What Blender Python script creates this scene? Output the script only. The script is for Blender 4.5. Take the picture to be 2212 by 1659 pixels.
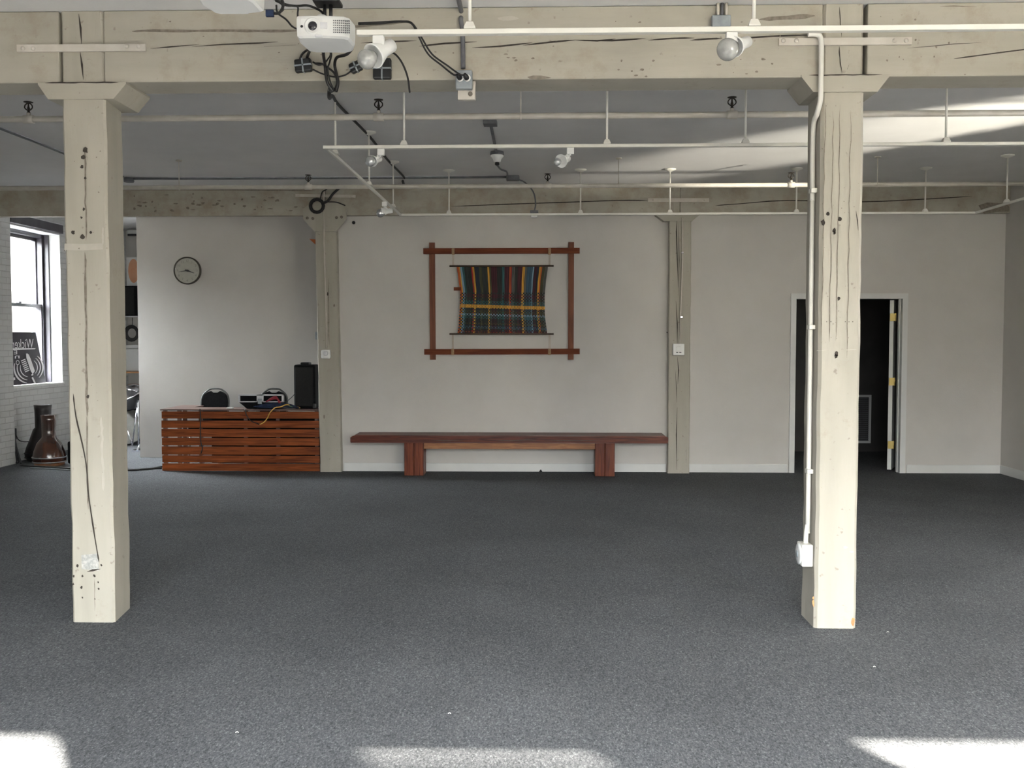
import bpy, math, random
from mathutils import Vector, Matrix
random.seed(7)
C = bpy.context.scene
for o in list(bpy.data.objects): bpy.data.objects.remove(o)

# ------------------------------------------------------------------ camera
FPX, CAMH, PITCH, YAW = 2100.0, 1.55, math.atan(94.5/2100), math.radians(1.6)
cam_d = bpy.data.cameras.new('camera'); cam = bpy.data.objects.new('camera', cam_d); C.collection.objects.link(cam)
cam_d.sensor_width = 36.0; cam_d.lens = FPX/2212*36.0; cam_d.clip_start = .05; cam_d.clip_end = 200
cam.location = (0, 0, CAMH); cam.rotation_euler = (math.pi/2-PITCH, 0, YAW)
C.camera = cam
# ------------------------------------------------------------------ colour management
C.view_settings.view_transform = 'Standard'; C.view_settings.look = 'None'
C.view_settings.gamma = 1; C.view_settings.use_curve_mapping = False
C.view_settings.exposure = 1.52
# ------------------------------------------------------------------ world: overcast-bright sky, dim street below
SKY, GROUND = 54.0, 1.6
w = bpy.data.worlds.new('world'); C.world = w; w.use_nodes = True
nt = w.node_tree; nt.nodes.clear()
out = nt.nodes.new('ShaderNodeOutputWorld'); bg = nt.nodes.new('ShaderNodeBackground')
tc = nt.nodes.new('ShaderNodeTexCoord'); sx = nt.nodes.new('ShaderNodeSeparateXYZ')
mr = nt.nodes.new('ShaderNodeMapRange'); mr.inputs['From Min'].default_value = .0; mr.inputs['From Max'].default_value = .50; mr.interpolation_type = 'SMOOTHSTEP'
cr = nt.nodes.new('ShaderNodeMix'); cr.data_type = 'RGBA'
cr.inputs['A'].default_value = (.90*GROUND, .86*GROUND, .78*GROUND, 1)
cr.inputs['B'].default_value = (.90*SKY, .96*SKY, 1.0*SKY, 1)
nt.links.new(tc.outputs['Generated'], sx.inputs[0]); nt.links.new(sx.outputs['Z'], mr.inputs['Value'])
nt.links.new(mr.outputs[0], cr.inputs['Factor']); nt.links.new(cr.outputs['Result'], bg.inputs['Color'])
nt.links.new(bg.outputs[0], out.inputs[0]); bg.inputs['Strength'].default_value = 1.0
try: w.cycles.sampling_method = 'MANUAL'; w.cycles.sample_map_resolution = 256
except Exception: pass
# ------------------------------------------------------------------ sun through the windows behind the camera
AZ, EL = math.radians(31), math.radians(25.7)
sd = bpy.data.lights.new('sun', 'SUN'); sd.energy = 70; sd.angle = math.radians(.9); sd.color = (1, .95, .84)
so = bpy.data.objects.new('sun', sd); C.collection.objects.link(so)
sdir = Vector((-math.sin(AZ)*math.cos(EL), math.cos(AZ)*math.cos(EL), -math.sin(EL)))
so.rotation_euler = sdir.to_track_quat('-Z', 'Y').to_euler(); so.location = (3, -6, 6)
# sunlight thrown back up onto the ceiling from outside, through an opening added in the right wall
rd = bpy.data.lights.new('reflected_sun', 'SPOT'); rd.energy = 1500; rd.color = (1, .95, .80)
rd.spot_size = math.radians(16); rd.spot_blend = .55; rd.shadow_soft_size = .18
ro = bpy.data.objects.new('reflected_sun', rd); C.collection.objects.link(ro)
ro.location = (6.9, 4.3, 1.4)
ro.rotation_euler = (Vector((2.9, 8.45, 3.31))-ro.location).to_track_quat('-Z', 'Y').to_euler()

# ------------------------------------------------------------------ picture -> place helpers (points on known planes)
_c, _s, _ca, _sa = math.cos(PITCH), math.sin(PITCH), math.cos(YAW), math.sin(YAW)
def ray(px, py):
    u = (px-1106)/FPX; v = (829.5-py)/FPX
    x, y, z = u, _c+v*_s, -_s+v*_c
    return x*_ca-y*_sa, x*_sa+y*_ca, z
def PY(px, py, Y):
    a = ray(px, py); t = Y/a[1]; return Vector((a[0]*t, Y, CAMH+a[2]*t))
def PZ(px, py, z=0.0):
    a = ray(px, py); t = (z-CAMH)/a[2]; return Vector((a[0]*t, a[1]*t, z))
def PX(px, py, X):
    a = ray(px, py); t = X/a[0]; return Vector((X, a[1]*t, CAMH+a[2]*t))

# ------------------------------------------------------------------ materials
def mat(name, col, rough=.6, col2=None, scale=8, detail=4, stretch=(1, 1, 1), lo=.35, hi=.65, bump=0, bscale=60,
        metal=0, spec=.5, emit=None, trans=0, coat=0, dist=0, mid=None):
    m = bpy.data.materials.new(name); m.use_nodes = True; n = m.node_tree; b = n.nodes['Principled BSDF']
    b.inputs['Base Color'].default_value = (*col, 1); b.inputs['Roughness'].default_value = rough
    b.inputs['Metallic'].default_value = metal; b.inputs['Specular IOR Level'].default_value = spec
    if coat: b.inputs['Coat Weight'].default_value = coat; b.inputs['Coat Roughness'].default_value = .15
    if trans: b.inputs['Transmission Weight'].default_value = trans
    if emit: b.inputs['Emission Color'].default_value = (*emit[:3], 1); b.inputs['Emission Strength'].default_value = emit[3]
    t = n.nodes.new('ShaderNodeTexCoord'); mp = n.nodes.new('ShaderNodeMapping'); mp.inputs['Scale'].default_value = stretch
    n.links.new(t.outputs['Object'], mp.inputs[0])
    if col2:
        nz = n.nodes.new('ShaderNodeTexNoise'); nz.inputs['Scale'].default_value = scale; nz.inputs['Detail'].default_value = detail
        nz.inputs['Distortion'].default_value = dist
        r = n.nodes.new('ShaderNodeValToRGB'); e = r.color_ramp.elements
        e[0].position = lo; e[0].color = (*col, 1); e[1].position = hi; e[1].color = (*col2, 1)
        if mid: q = e.new((lo+hi)/2); q.color = (*mid, 1)
        n.links.new(mp.outputs[0], nz.inputs['Vector']); n.links.new(nz.outputs['Fac'], r.inputs[0])
        n.links.new(r.outputs[0], b.inputs['Base Color'])
    if bump:
        nb = n.nodes.new('ShaderNodeTexNoise'); nb.inputs['Scale'].default_value = bscale; nb.inputs['Detail'].default_value = 3
        bp = n.nodes.new('ShaderNodeBump'); bp.inputs['Strength'].default_value = bump; bp.inputs['Distance'].default_value = .01
        n.links.new(mp.outputs[0], nb.inputs['Vector']); n.links.new(nb.outputs['Fac'], bp.inputs['Height'])
        n.links.new(bp.outputs[0], b.inputs['Normal'])
    return m

M = {}
M['wall'] = mat('grey_wall_paint', (.585, .56, .525), .75, (.61, .585, .55), 3, bump=.12, bscale=90)
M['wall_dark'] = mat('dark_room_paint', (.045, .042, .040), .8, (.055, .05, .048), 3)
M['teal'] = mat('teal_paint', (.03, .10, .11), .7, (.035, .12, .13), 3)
M['trim'] = mat('white_trim_paint', (.66, .66, .64), .45, (.70, .70, .68), 4)
M['ceil'] = mat('ceiling_paint', (.70, .69, .68), .8, (.74, .73, .72), 2.5, bump=.1, bscale=60)
M['white'] = mat('white_enamel', (.72, .70, .64), .4, (.76, .74, .68), 6)
M['plastic'] = mat('white_plastic', (.76, .76, .74), .35, (.80, .80, .78), 6)
M['pipe'] = mat('painted_pipe', (.52, .48, .42), .5, (.60, .56, .50), 9)
M['crack'] = mat('dark_split_in_wood', (.035, .028, .022), .9, (.06, .05, .04), 30)
M['softcrack'] = mat('shallow_split_in_wood', (.17, .145, .115), .9, (.25, .22, .18), 40)
M['rawwood'] = mat('chipped_bare_wood', (.42, .18, .07), .8, (.55, .28, .12), 40)
M['patchwhite'] = mat('fresh_white_patch', (.44, .42, .36), .6, (.48, .455, .39), 20)
M['greypatch'] = mat('grey_filler_patch', (.33, .33, .31), .6, (.55, .54, .50), 60, lo=.4, hi=.7)
def timber(name, stretch, stain=.0):
    m = mat(name, (.37, .345, .285), .6, (.42, .392, .328), 5, stretch=stretch, bump=.25, bscale=14)
    n = m.node_tree; b = n.nodes['Principled BSDF']; src = b.inputs['Base Color'].links[0].from_socket
    t = n.nodes.new('ShaderNodeTexCoord'); z = n.nodes.new('ShaderNodeTexNoise'); z.inputs['Scale'].default_value = 4.5
    z.inputs['Detail'].default_value = 7; z.inputs['Roughness'].default_value = .7
    r = n.nodes.new('ShaderNodeValToRGB'); e = r.color_ramp.elements; e[0].position = .58-stain; e[0].color = (0, 0, 0, 1); e[1].position = .80-stain; e[1].color = (1, 1, 1, 1)
    z2 = n.nodes.new('ShaderNodeTexNoise'); z2.inputs['Scale'].default_value = 26; z2.inputs['Detail'].default_value = 3
    r2 = n.nodes.new('ShaderNodeValToRGB'); e = r2.color_ramp.elements; e[0].position = .68; e[0].color = (0, 0, 0, 1); e[1].position = .76; e[1].color = (1, 1, 1, 1)
    mx = n.nodes.new('ShaderNodeMix'); mx.data_type = 'RGBA'; mx.inputs['B'].default_value = (.27, .20, .13, 1)
    mth = n.nodes.new('ShaderNodeMath'); mth.operation = 'MULTIPLY'; mth.inputs[1].default_value = .55
    mx2 = n.nodes.new('ShaderNodeMix'); mx2.data_type = 'RGBA'; mx2.inputs['B'].default_value = (.20, .16, .12, 1)
    m3 = n.nodes.new('ShaderNodeMath'); m3.operation = 'MULTIPLY'; m3.inputs[1].default_value = .6
    L = n.links.new
    L(t.outputs['Object'], z.inputs['Vector']); L(z.outputs['Fac'], r.inputs[0]); L(r.outputs[0], mth.inputs[0]); L(mth.outputs[0], mx.inputs['Factor'])
    L(t.outputs['Object'], z2.inputs['Vector']); L(z2.outputs['Fac'], r2.inputs[0]); L(r2.outputs[0], m3.inputs[0]); L(m3.outputs[0], mx2.inputs['Factor'])
    L(src, mx.inputs['A']); L(mx.outputs['Result'], mx2.inputs['A']); L(mx2.outputs['Result'], b.inputs['Base Color'])
    return m
M['beam'] = timber('cream_painted_beam_timber', (.25, 1, 1.6), .05)
M['beam_old'] = timber('stained_painted_beam_timber', (.4, 1, 1.6), .15)
M['post'] = timber('cream_painted_post_timber', (1.6, 1.6, .25), -.02)
M['black'] = mat('black_plastic', (.008, .008, .009), .4, (.014, .014, .015), 20)
M['blackcloth'] = mat('black_vinyl', (.004, .004, .005), .8, (.008, .008, .009), 40, spec=.15)
M['cable'] = mat('black_cable_rubber', (.010, .009, .009), .5, (.016, .015, .015), 20)
M['greyline'] = mat('grey_conduit', (.11, .11, .12), .5, (.15, .15, .16), 15)
M['galv'] = mat('galvanised_box', (.26, .29, .31), .45, (.34, .37, .39), 20, metal=.3)
M['metal'] = mat('brushed_metal', (.45, .45, .46), .35, (.55, .55, .55), 20, metal=.9)
M['chairmetal'] = mat('dull_grey_chair_tube', (.13, .13, .125), .45, (.17, .17, .165), 20, metal=.3)
M['chrome'] = mat('chrome', (.8, .8, .85), .12, (.85, .85, .9), 20, metal=1)
M['brass'] = mat('brass', (.62, .48, .16), .35, (.72, .56, .22), 20, metal=.7)
M['bulb'] = mat('frosted_bulb_glass', (.30, .30, .29), .10, (.40, .40, .38), 30, spec=.9, coat=.8)
M['reflector'] = mat('silvered_lamp_glass', (.70, .71, .72), .2, (.5, .51, .52), 25, metal=.6)
M['lens'] = mat('dark_lens', (.01, .008, .012), .08, (.02, .015, .02), 20, coat=1)
M['sprinkler'] = mat('dark_bronze', (.03, .025, .02), .4, (.05, .04, .03), 20, metal=.6)
M['bench'] = mat('red_brown_varnished_wood', (.045, .007, .004), .42, (.17, .040, .016), 6, stretch=(.35, 6, 6), dist=1.6, lo=.28, hi=.78, coat=.08, spec=.25)
M['bench_leg'] = mat('red_brown_varnished_leg', (.065, .010, .004), .42, (.23, .055, .018), 6, stretch=(7, 7, .4), dist=1.2, lo=.28, hi=.75, coat=.08, spec=.25)
M['bench_rail'] = mat('golden_brown_board', (.22, .075, .020), .5, (.40, .16, .05), 7, stretch=(.5, 5, 6), dist=1.5)
M['slat'] = mat('orange_brown_slat', (.095, .019, .005), .5, (.36, .095, .022), 4, stretch=(.45, 6, 7), dist=1.4, lo=.25, hi=.8, spec=.22)
M['desktop'] = mat('dull_brown_top', (.10, .055, .045), .4, (.17, .10, .08), 5, stretch=(.4, 4, 4))
M['frame'] = mat('brown_frame_wood', (.10, .020, .008), .65, (.20, .055, .020), 5, stretch=(.4, 5, 5), dist=1.2, lo=.25, hi=.8, spec=.2)
M['frame_v'] = mat('brown_upright_wood', (.13, .036, .014), .65, (.21, .068, .026), 5, stretch=(5, 5, .4), dist=1)
M['dowel'] = mat('dark_dowel', (.05, .03, .02), .6, (.08, .05, .03), 20)
M['jute'] = mat('jute_cord', (.34, .22, .12), .9, (.42, .28, .16), 80)
M['djembe'] = mat('dark_drum_wood', (.020, .008, .005), .22, (.075, .022, .010), 8, stretch=(1, 1, .4), coat=.7)
M['djembe_dark'] = mat('black_drum_wood', (.010, .008, .008), .4, (.02, .015, .014), 8)
M['djembe_rim'] = mat('brown_drum_rim', (.13, .045, .018), .5, (.2, .08, .03), 12)
M['red'] = mat('red_cable', (.20, .008, .015), .5, (.30, .012, .028), 30)
M['yellow'] = mat('yellow_cable', (.62, .36, .06), .5, (.75, .45, .12), 30)
M['blue'] = mat('blue_cable', (.006, .014, .04), .6, (.012, .028, .08), 30)
M['green'] = mat('green_cable', (.12, .35, .16), .5, (.2, .45, .2), 30)
M['silver'] = mat('silver_trim', (.62, .62, .64), .35, (.74, .74, .75), 15, metal=.2)
M['winframe'] = mat('dark_window_paint', (.018, .016, .020), .35, (.05, .045, .055), 8, stretch=(1, 1, .3))
M['sash'] = mat('grey_window_track', (.20, .20, .22), .35, (.28, .28, .30), 8, stretch=(1, 1, .3))
M['signblack'] = mat('black_sign_board', (.012, .008, .016), .45, (.02, .014, .024), 12)
M['signwhite'] = mat('white_vinyl', (.78, .76, .78), .5, (.85, .83, .85), 12)
M['clockface'] = mat('aged_clock_dial', (.50, .49, .42), .5, (.56, .55, .48), 8)
M['clockrim'] = mat('olive_clock_rim', (.07, .065, .05), .35, (.10, .09, .07), 12, metal=.3)
M['numeral'] = mat('clock_numeral', (.24, .235, .20), .6, (.28, .27, .23), 20)
M['shade'] = mat('orange_disc_print', (.62, .30, .16), .7, (.66, .34, .2), 8)
M['orangeboard'] = mat('orange_pine_board', (.60, .28, .12), .5, (.7, .36, .17), 6, stretch=(.5, 3, 3))
M['orange'] = mat('orange_felt', (.38, .10, .02), .7, (.45, .13, .04), 30)
M['drumhead'] = mat('grey_drum_head', (.16, .155, .14), .5, (.20, .19, .17), 12)
M['speakergrille'] = mat('dark_grille', (.008, .008, .008), .9, (.014, .013, .013), 80)
M['litter'] = mat('white_scrap', (.7, .68, .62), .8, (.8, .78, .7), 20)
# glass that lets the daylight straight through
g = bpy.data.materials.new('window_glass'); g.use_nodes = True; n = g.node_tree; n.nodes.clear()
o_ = n.nodes.new('ShaderNodeOutputMaterial'); a_ = n.nodes.new('ShaderNodeBsdfTransparent'); b_ = n.nodes.new('ShaderNodeBsdfGlossy'); f_ = n.nodes.new('ShaderNodeFresnel'); x_ = n.nodes.new('ShaderNodeMixShader')
b_.inputs['Roughness'].default_value = .03; f_.inputs['IOR'].default_value = 1.3
x_.inputs[0].default_value = .06; n.links.new(a_.outputs[0], x_.inputs[1]); n.links.new(b_.outputs[0], x_.inputs[2]); n.links.new(x_.outputs[0], o_.inputs[0])
M['glass'] = g
g = bpy.data.materials.new('shade_cloth'); g.use_nodes = True; n = g.node_tree; n.nodes.clear()
o_ = n.nodes.new('ShaderNodeOutputMaterial'); a_ = n.nodes.new('ShaderNodeBsdfDiffuse'); b_ = n.nodes.new('ShaderNodeBsdfTranslucent'); x_ = n.nodes.new('ShaderNodeMixShader')
a_.inputs[0].default_value = (.8, .79, .76, 1); b_.inputs[0].default_value = (.85, .83, .78, 1); x_.inputs[0].default_value = .78
n.links.new(a_.outputs[0], x_.inputs[1]); n.links.new(b_.outputs[0], x_.inputs[2]); n.links.new(x_.outputs[0], o_.inputs[0])
M['shadecloth'] = g
# carpet: loop pile of mixed blue-grey yarns
m = bpy.data.materials.new('carpet'); m.use_nodes = True; n = m.node_tree; b = n.nodes['Principled BSDF']; b.inputs['Roughness'].default_value = .95
b.inputs['Specular IOR Level'].default_value = .15
L = n.links.new
t = n.nodes.new('ShaderNodeTexCoord')
n1 = n.nodes.new('ShaderNodeTexNoise'); n1.inputs['Scale'].default_value = 92; n1.inputs['Detail'].default_value = 5; n1.inputs['Roughness'].default_value = .8
mp = n.nodes.new('ShaderNodeMapping'); mp.inputs['Scale'].default_value = (1.5, .7, 1); L(t.outputs['Object'], mp.inputs[0]); L(mp.outputs[0], n1.inputs['Vector'])
r1 = n.nodes.new('ShaderNodeValToRGB'); e = r1.color_ramp.elements
e[0].position = .33; e[0].color = (.020, .021, .024, 1); e[1].position = .68; e[1].color = (.23, .235, .24, 1)
q = e.new(.46); q.color = (.068, .070, .074, 1); q = e.new(.57); q.color = (.098, .100, .106, 1)
L(n1.outputs['Fac'], r1.inputs[0])
n2 = n.nodes.new('ShaderNodeTexNoise'); n2.inputs['Scale'].default_value = 1.1; n2.inputs['Detail'].default_value = 4; L(t.outputs['Object'], n2.inputs['Vector'])
mr2 = n.nodes.new('ShaderNodeMapRange'); mr2.inputs['From Min'].default_value = .3; mr2.inputs['From Max'].default_value = .7; mr2.inputs['To Min'].default_value = 1.05; mr2.inputs['To Max'].default_value = 1.32
L(n2.outputs['Fac'], mr2.inputs['Value'])
mm = n.nodes.new('ShaderNodeMix'); mm.data_type = 'RGBA'; mm.blend_type = 'MULTIPLY'; mm.inputs['Factor'].default_value = 1
L(r1.outputs[0], mm.inputs['A']); L(mr2.outputs[0], mm.inputs['B']); L(mm.outputs['Result'], b.inputs['Base Color'])
bp = n.nodes.new('ShaderNodeBump'); bp.inputs['Strength'].default_value = .5; bp.inputs['Distance'].default_value = .004; L(n1.outputs['Fac'], bp.inputs['Height']); L(bp.outputs[0], b.inputs['Normal'])
M['carpet'] = m
# white painted brick (left wall)
m = bpy.data.materials.new('painted_brick'); m.use_nodes = True; n = m.node_tree; b = n.nodes['Principled BSDF']; b.inputs['Roughness'].default_value = .6
b.inputs['Base Color'].default_value = (.5, .5, .49, 1); L = n.links.new
t = n.nodes.new('ShaderNodeTexCoord'); s_ = n.nodes.new('ShaderNodeSeparateXYZ'); c_ = n.nodes.new('ShaderNodeCombineXYZ')
L(t.outputs['Object'], s_.inputs[0]); L(s_.outputs['Y'], c_.inputs['X']); L(s_.outputs['Z'], c_.inputs['Y'])
bk = n.nodes.new('ShaderNodeTexBrick'); bk.inputs['Scale'].default_value = 1; bk.inputs['Brick Width'].default_value = .21; bk.inputs['Row Height'].default_value = .075; bk.inputs['Mortar Size'].default_value = .006; bk.inputs['Mortar Smooth'].default_value = .5
bk.inputs['Color1'].default_value = (.56, .56, .55, 1); bk.inputs['Color2'].default_value = (.52, .52, .51, 1); bk.inputs['Mortar'].default_value = (.46, .46, .45, 1)
L(c_.outputs[0], bk.inputs['Vector']); L(bk.outputs['Color'], b.inputs['Base Color'])
bp = n.nodes.new('ShaderNodeBump'); bp.inputs['Strength'].default_value = .8; bp.inputs['Distance'].default_value = .006; bp.invert = True
L(bk.outputs['Fac'], bp.inputs['Height']); L(bp.outputs[0], b.inputs['Normal'])
M['brick'] = m
# hand woven cloth: coloured warp stripes above, plain-weave plaid below (uv: u across, v from the top)
m = bpy.data.materials.new('woven_cloth'); m.use_nodes = True; n = m.node_tree; b = n.nodes['Principled BSDF']; b.inputs['Roughness'].default_value = .9; L = n.links.new
uv = n.nodes.new('ShaderNodeUVMap'); sp = n.nodes.new('ShaderNodeSeparateXYZ'); L(uv.outputs[0], sp.inputs[0])
def ramp(stops, src):
    r = n.nodes.new('ShaderNodeValToRGB'); r.color_ramp.interpolation = 'CONSTANT'; e = r.color_ramp.elements
    e[0].position = stops[0][0]; e[0].color = (*stops[0][1], 1); e[1].position = stops[1][0]; e[1].color = (*stops[1][1], 1)
    for p_, c__ in stops[2:]:
        q = e.new(p_); q.color = (*c__, 1)
    L(src, r.inputs[0]); return r
OR, GO, BL, LB, TE, DK, MA, OL, DB, GY, RE = (.40, .085, .02), (.50, .25, .035), (.035, .075, .11), (.15, .24, .31), (.025, .085, .088), (.024, .027, .024), (.055, .014, .02), (.055, .05, .026), (.016, .022, .033), (.085, .085, .075), (.24, .016, .016)
warp = ramp([(0, OR), (.022, GO), (.035, LB), (.055, TE), (.075, DK), (.155, RE), (.168, GO), (.19, DB), (.24, OL), (.27, DK), (.335, GO), (.355, OL), (.375, MA), (.44, DK), (.495, TE), (.52, MA), (.575, OR), (.592, RE), (.605, GY), (.64, DK), (.67, MA), (.72, GO), (.75, GY), (.77, BL), (.835, LB), (.85, MA), (.88, DB), (.905, GO), (.925, OR), (.935, OL), (.965, GY)], sp.outputs['X'])
tl1 = n.nodes.new('ShaderNodeMath'); tl1.operation = 'MULTIPLY'; tl1.inputs[1].default_value = -.035; L(sp.outputs['X'], tl1.inputs[0])
tl2 = n.nodes.new('ShaderNodeMath'); tl2.operation = 'ADD'; L(tl1.outputs[0], tl2.inputs[0]); L(sp.outputs['Y'], tl2.inputs[1])
weft = ramp([(0, DK), (.40, MA), (.45, DK), (.50, TE), (.555, GO), (.607, DK), (.64, OL), (.685, LB), (.715, TE), (.76, DK), (.82, OL), (.845, DB), (.865, BL), (.905, DK), (.925, MA), (.95, OR), (.957, MA), (.975, OL)], tl2.outputs[0])
ck = n.nodes.new('ShaderNodeTexChecker'); ck.inputs['Scale'].default_value = 1
mpp = n.nodes.new('ShaderNodeMapping'); mpp.inputs['Scale'].default_value = (58, 46, 1); L(uv.outputs[0], mpp.inputs[0]); L(mpp.outputs[0], ck.inputs['Vector'])
gt = n.nodes.new('ShaderNodeMath'); gt.operation = 'GREATER_THAN'; gt.inputs[1].default_value = .39; L(sp.outputs['Y'], gt.inputs[0])
wn = n.nodes.new('ShaderNodeTexNoise'); wn.inputs['Scale'].default_value = 1; wn.inputs['Detail'].default_value = 2
mp2 = n.nodes.new('ShaderNodeMapping'); mp2.inputs['Scale'].default_value = (110, 3, 1); L(uv.outputs[0], mp2.inputs[0]); L(mp2.outputs[0], wn.inputs['Vector'])
mu = n.nodes.new('ShaderNodeMath'); mu.operation = 'MULTIPLY'; gm = n.nodes.new('ShaderNodeMath'); gm.operation = 'COMPARE'; gm.inputs[1].default_value = .578; gm.inputs[2].default_value = .024; L(tl2.outputs[0], gm.inputs[0])
gs = n.nodes.new('ShaderNodeMath'); gs.operation = 'MULTIPLY'; gs.inputs[1].default_value = .72; L(gm.outputs[0], gs.inputs[0])
gx_ = n.nodes.new('ShaderNodeMath'); gx_.operation = 'MAXIMUM'; L(ck.outputs['Fac'], gx_.inputs[0]); L(gs.outputs[0], gx_.inputs[1])
L(gx_.outputs[0], mu.inputs[0]); L(gt.outputs[0], mu.inputs[1])
mx = n.nodes.new('ShaderNodeMix'); mx.data_type = 'RGBA'; L(mu.outputs[0], mx.inputs['Factor']); L(warp.outputs[0], mx.inputs['A']); L(weft.outputs[0], mx.inputs['B'])
mrr = n.nodes.new('ShaderNodeMapRange'); mrr.inputs['From Min'].default_value = .3; mrr.inputs['From Max'].default_value = .7; mrr.inputs['To Min'].default_value = .5; mrr.inputs['To Max'].default_value = 1.5; L(wn.outputs['Fac'], mrr.inputs['Value'])
mz = n.nodes.new('ShaderNodeMix'); mz.data_type = 'RGBA'; mz.blend_type = 'MULTIPLY'; mz.inputs['Factor'].default_value = 1; L(mx.outputs['Result'], mz.inputs['A']); L(mrr.outputs[0], mz.inputs['B'])
L(mz.outputs['Result'], b.inputs['Base Color'])
M['cloth'] = m

# ------------------------------------------------------------------ mesh builder
def smooth_path(pts, sub=6):
    pts = [Vector(p) for p in pts]
    if len(pts) < 3 or sub < 2: return pts
    r = []
    for i in range(len(pts)-1):
        a = pts[max(i-1, 0)]; b = pts[i]; c = pts[i+1]; d = pts[min(i+2, len(pts)-1)]
        for k in range(sub):
            t = k/sub
            r.append(.5*((2*b)+(c-a)*t+(2*a-5*b+4*c-d)*t*t+(3*b-a-3*c+d)*t**3))
    r.append(pts[-1]); return r
class MB:
    def __init__(s): s.v = []; s.f = []; s.mi = []; s.sm = []; s.uv = {}
    def face(s, idx, mi=0, sm=False): s.f.append(tuple(idx)); s.mi.append(mi); s.sm.append(sm)
    def hexa(s, c8, mi=0):
        o = len(s.v); s.v += [Vector(p) for p in c8]
        for q in ((0, 3, 2, 1), (4, 5, 6, 7), (0, 1, 5, 4), (1, 2, 6, 5), (2, 3, 7, 6), (3, 0, 4, 7)): s.face([o+i for i in q], mi)
        return s
    def box(s, x0, x1, y0, y1, z0, z1, mi=0, b=0.0):
        if b <= 0:
            return s.hexa([(x0, y0, z0), (x1, y0, z0), (x1, y1, z0), (x0, y1, z0), (x0, y0, z1), (x1, y0, z1), (x1, y1, z1), (x0, y1, z1)], mi)
        import bmesh
        bm = bmesh.new(); bmesh.ops.create_cube(bm, size=1)
        for v in bm.verts: v.co = Vector(((x0+x1)/2+v.co.x*(x1-x0), (y0+y1)/2+v.co.y*(y1-y0), (z0+z1)/2+v.co.z*(z1-z0)))
        bmesh.ops.bevel(bm, geom=bm.edges[:], offset=min(b, .49*min(x1-x0, y1-y0, z1-z0)), segments=2, affect='EDGES', profile=.5)
        o = len(s.v); bm.verts.index_update(); s.v += [v.co.copy() for v in bm.verts]
        for f in bm.faces: s.face([o+v.index for v in f.verts], mi)
        bm.free(); return s
    def obox(s, c, ax, ay, az, mi=0):   # centre and half-axis vectors
        c, ax, ay, az = map(Vector, (c, ax, ay, az))
        return s.hexa([c-ax-ay-az, c+ax-ay-az, c+ax+ay-az, c-ax+ay-az, c-ax-ay+az, c+ax-ay+az, c+ax+ay+az, c-ax+ay+az], mi)
    def tube(s, pts, r, seg=8, mi=0, sub=6, caps=True, closed=False):
        P = smooth_path(pts, sub); n_ = len(P)
        rr = r if isinstance(r, (list, tuple)) else None
        o = len(s.v); up = Vector((0, 0, 1)); prev = None
        for i, p in enumerate(P):
            t = (P[min(i+1, n_-1)]-P[max(i-1, 0)])
            if closed: t = P[(i+1) % n_]-P[(i-1) % n_]
            if t.length < 1e-9: t = Vector((0, 0, 1))
            t.normalize()
            if prev is None:
                a = up if abs(t.z) < .9 else Vector((1, 0, 0)); u = t.cross(a).normalized()
            else:
                u = (prev-t*prev.dot(t)); u = u.normalized() if u.length > 1e-6 else t.orthogonal().normalized()
            prev = u; vv = t.cross(u)
            rad = r if rr is None else rr[0]+(rr[1]-rr[0])*i/max(1, n_-1)
            for k in range(seg):
                a = 2*math.pi*k/seg; s.v.append(p+u*math.cos(a)*rad+vv*math.sin(a)*rad)
        m_ = n_ if closed else n_-1
        for i in range(m_):
            for k in range(seg):
                j = (i+1) % n_
                s.face([o+i*seg+k, o+i*seg+(k+1) % seg, o+j*seg+(k+1) % seg, o+j*seg+k], mi, True)
        if caps and not closed:
            s.face([o+k for k in range(seg)][::-1], mi); s.face([o+(n_-1)*seg+k for k in range(seg)], mi)
        return s
    def lathe(s, base, axis, prof, seg=24, mi=0, sm=True):    # prof: (radius, distance along axis)
        base = Vector(base); ax = Vector(axis).normalized(); u = ax.orthogonal().normalized(); vv = ax.cross(u); o = len(s.v)
        for r, h in prof:
            for k in range(seg):
                a = 2*math.pi*k/seg; s.v.append(base+ax*h+(u*math.cos(a)+vv*math.sin(a))*max(r, 1e-4))
        for i in range(len(prof)-1):
            for k in range(seg): s.face([o+i*seg+k, o+i*seg+(k+1) % seg, o+(i+1)*seg+(k+1) % seg, o+(i+1)*seg+k], mi, sm)
        s.face([o+k for k in range(seg)][::-1], mi); s.face([o+(len(prof)-1)*seg+k for k in range(seg)], mi)
        return s
    def prism(s, poly, ext, mi=0):     # planar polygon (3D) pushed along ext
        o = len(s.v); n_ = len(poly); e = Vector(ext); s.v += [Vector(p) for p in poly]+[Vector(p)+e for p in poly]
        s.face(range(o, o+n_), mi); s.face(list(range(o+n_, o+2*n_))[::-1], mi)
        for i in range(n_): s.face([o+i, o+n_+i, o+n_+(i+1) % n_, o+(i+1) % n_], mi)
        return s
    def ribbon(s, pts, wid, nrm, mi=1, taper=True, jit=.25):   # thin flat mark lying on a face
        pts = [Vector(p) for p in pts]; nrm = Vector(nrm); o = len(s.v); n_ = len(pts)
        for i, p in enumerate(pts):
            t = (pts[min(i+1, n_-1)]-pts[max(i-1, 0)]).normalized(); sd_ = nrm.cross(t)
            ww = wid*(1+random.uniform(-jit, jit))*.5
            if taper and i in (0, n_-1): ww *= .15
            s.v += [p+sd_*ww, p-sd_*ww]
        for i in range(n_-1): s.face([o+2*i, o+2*i+1, o+2*i+3, o+2*i+2], mi)
        return s
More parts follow.
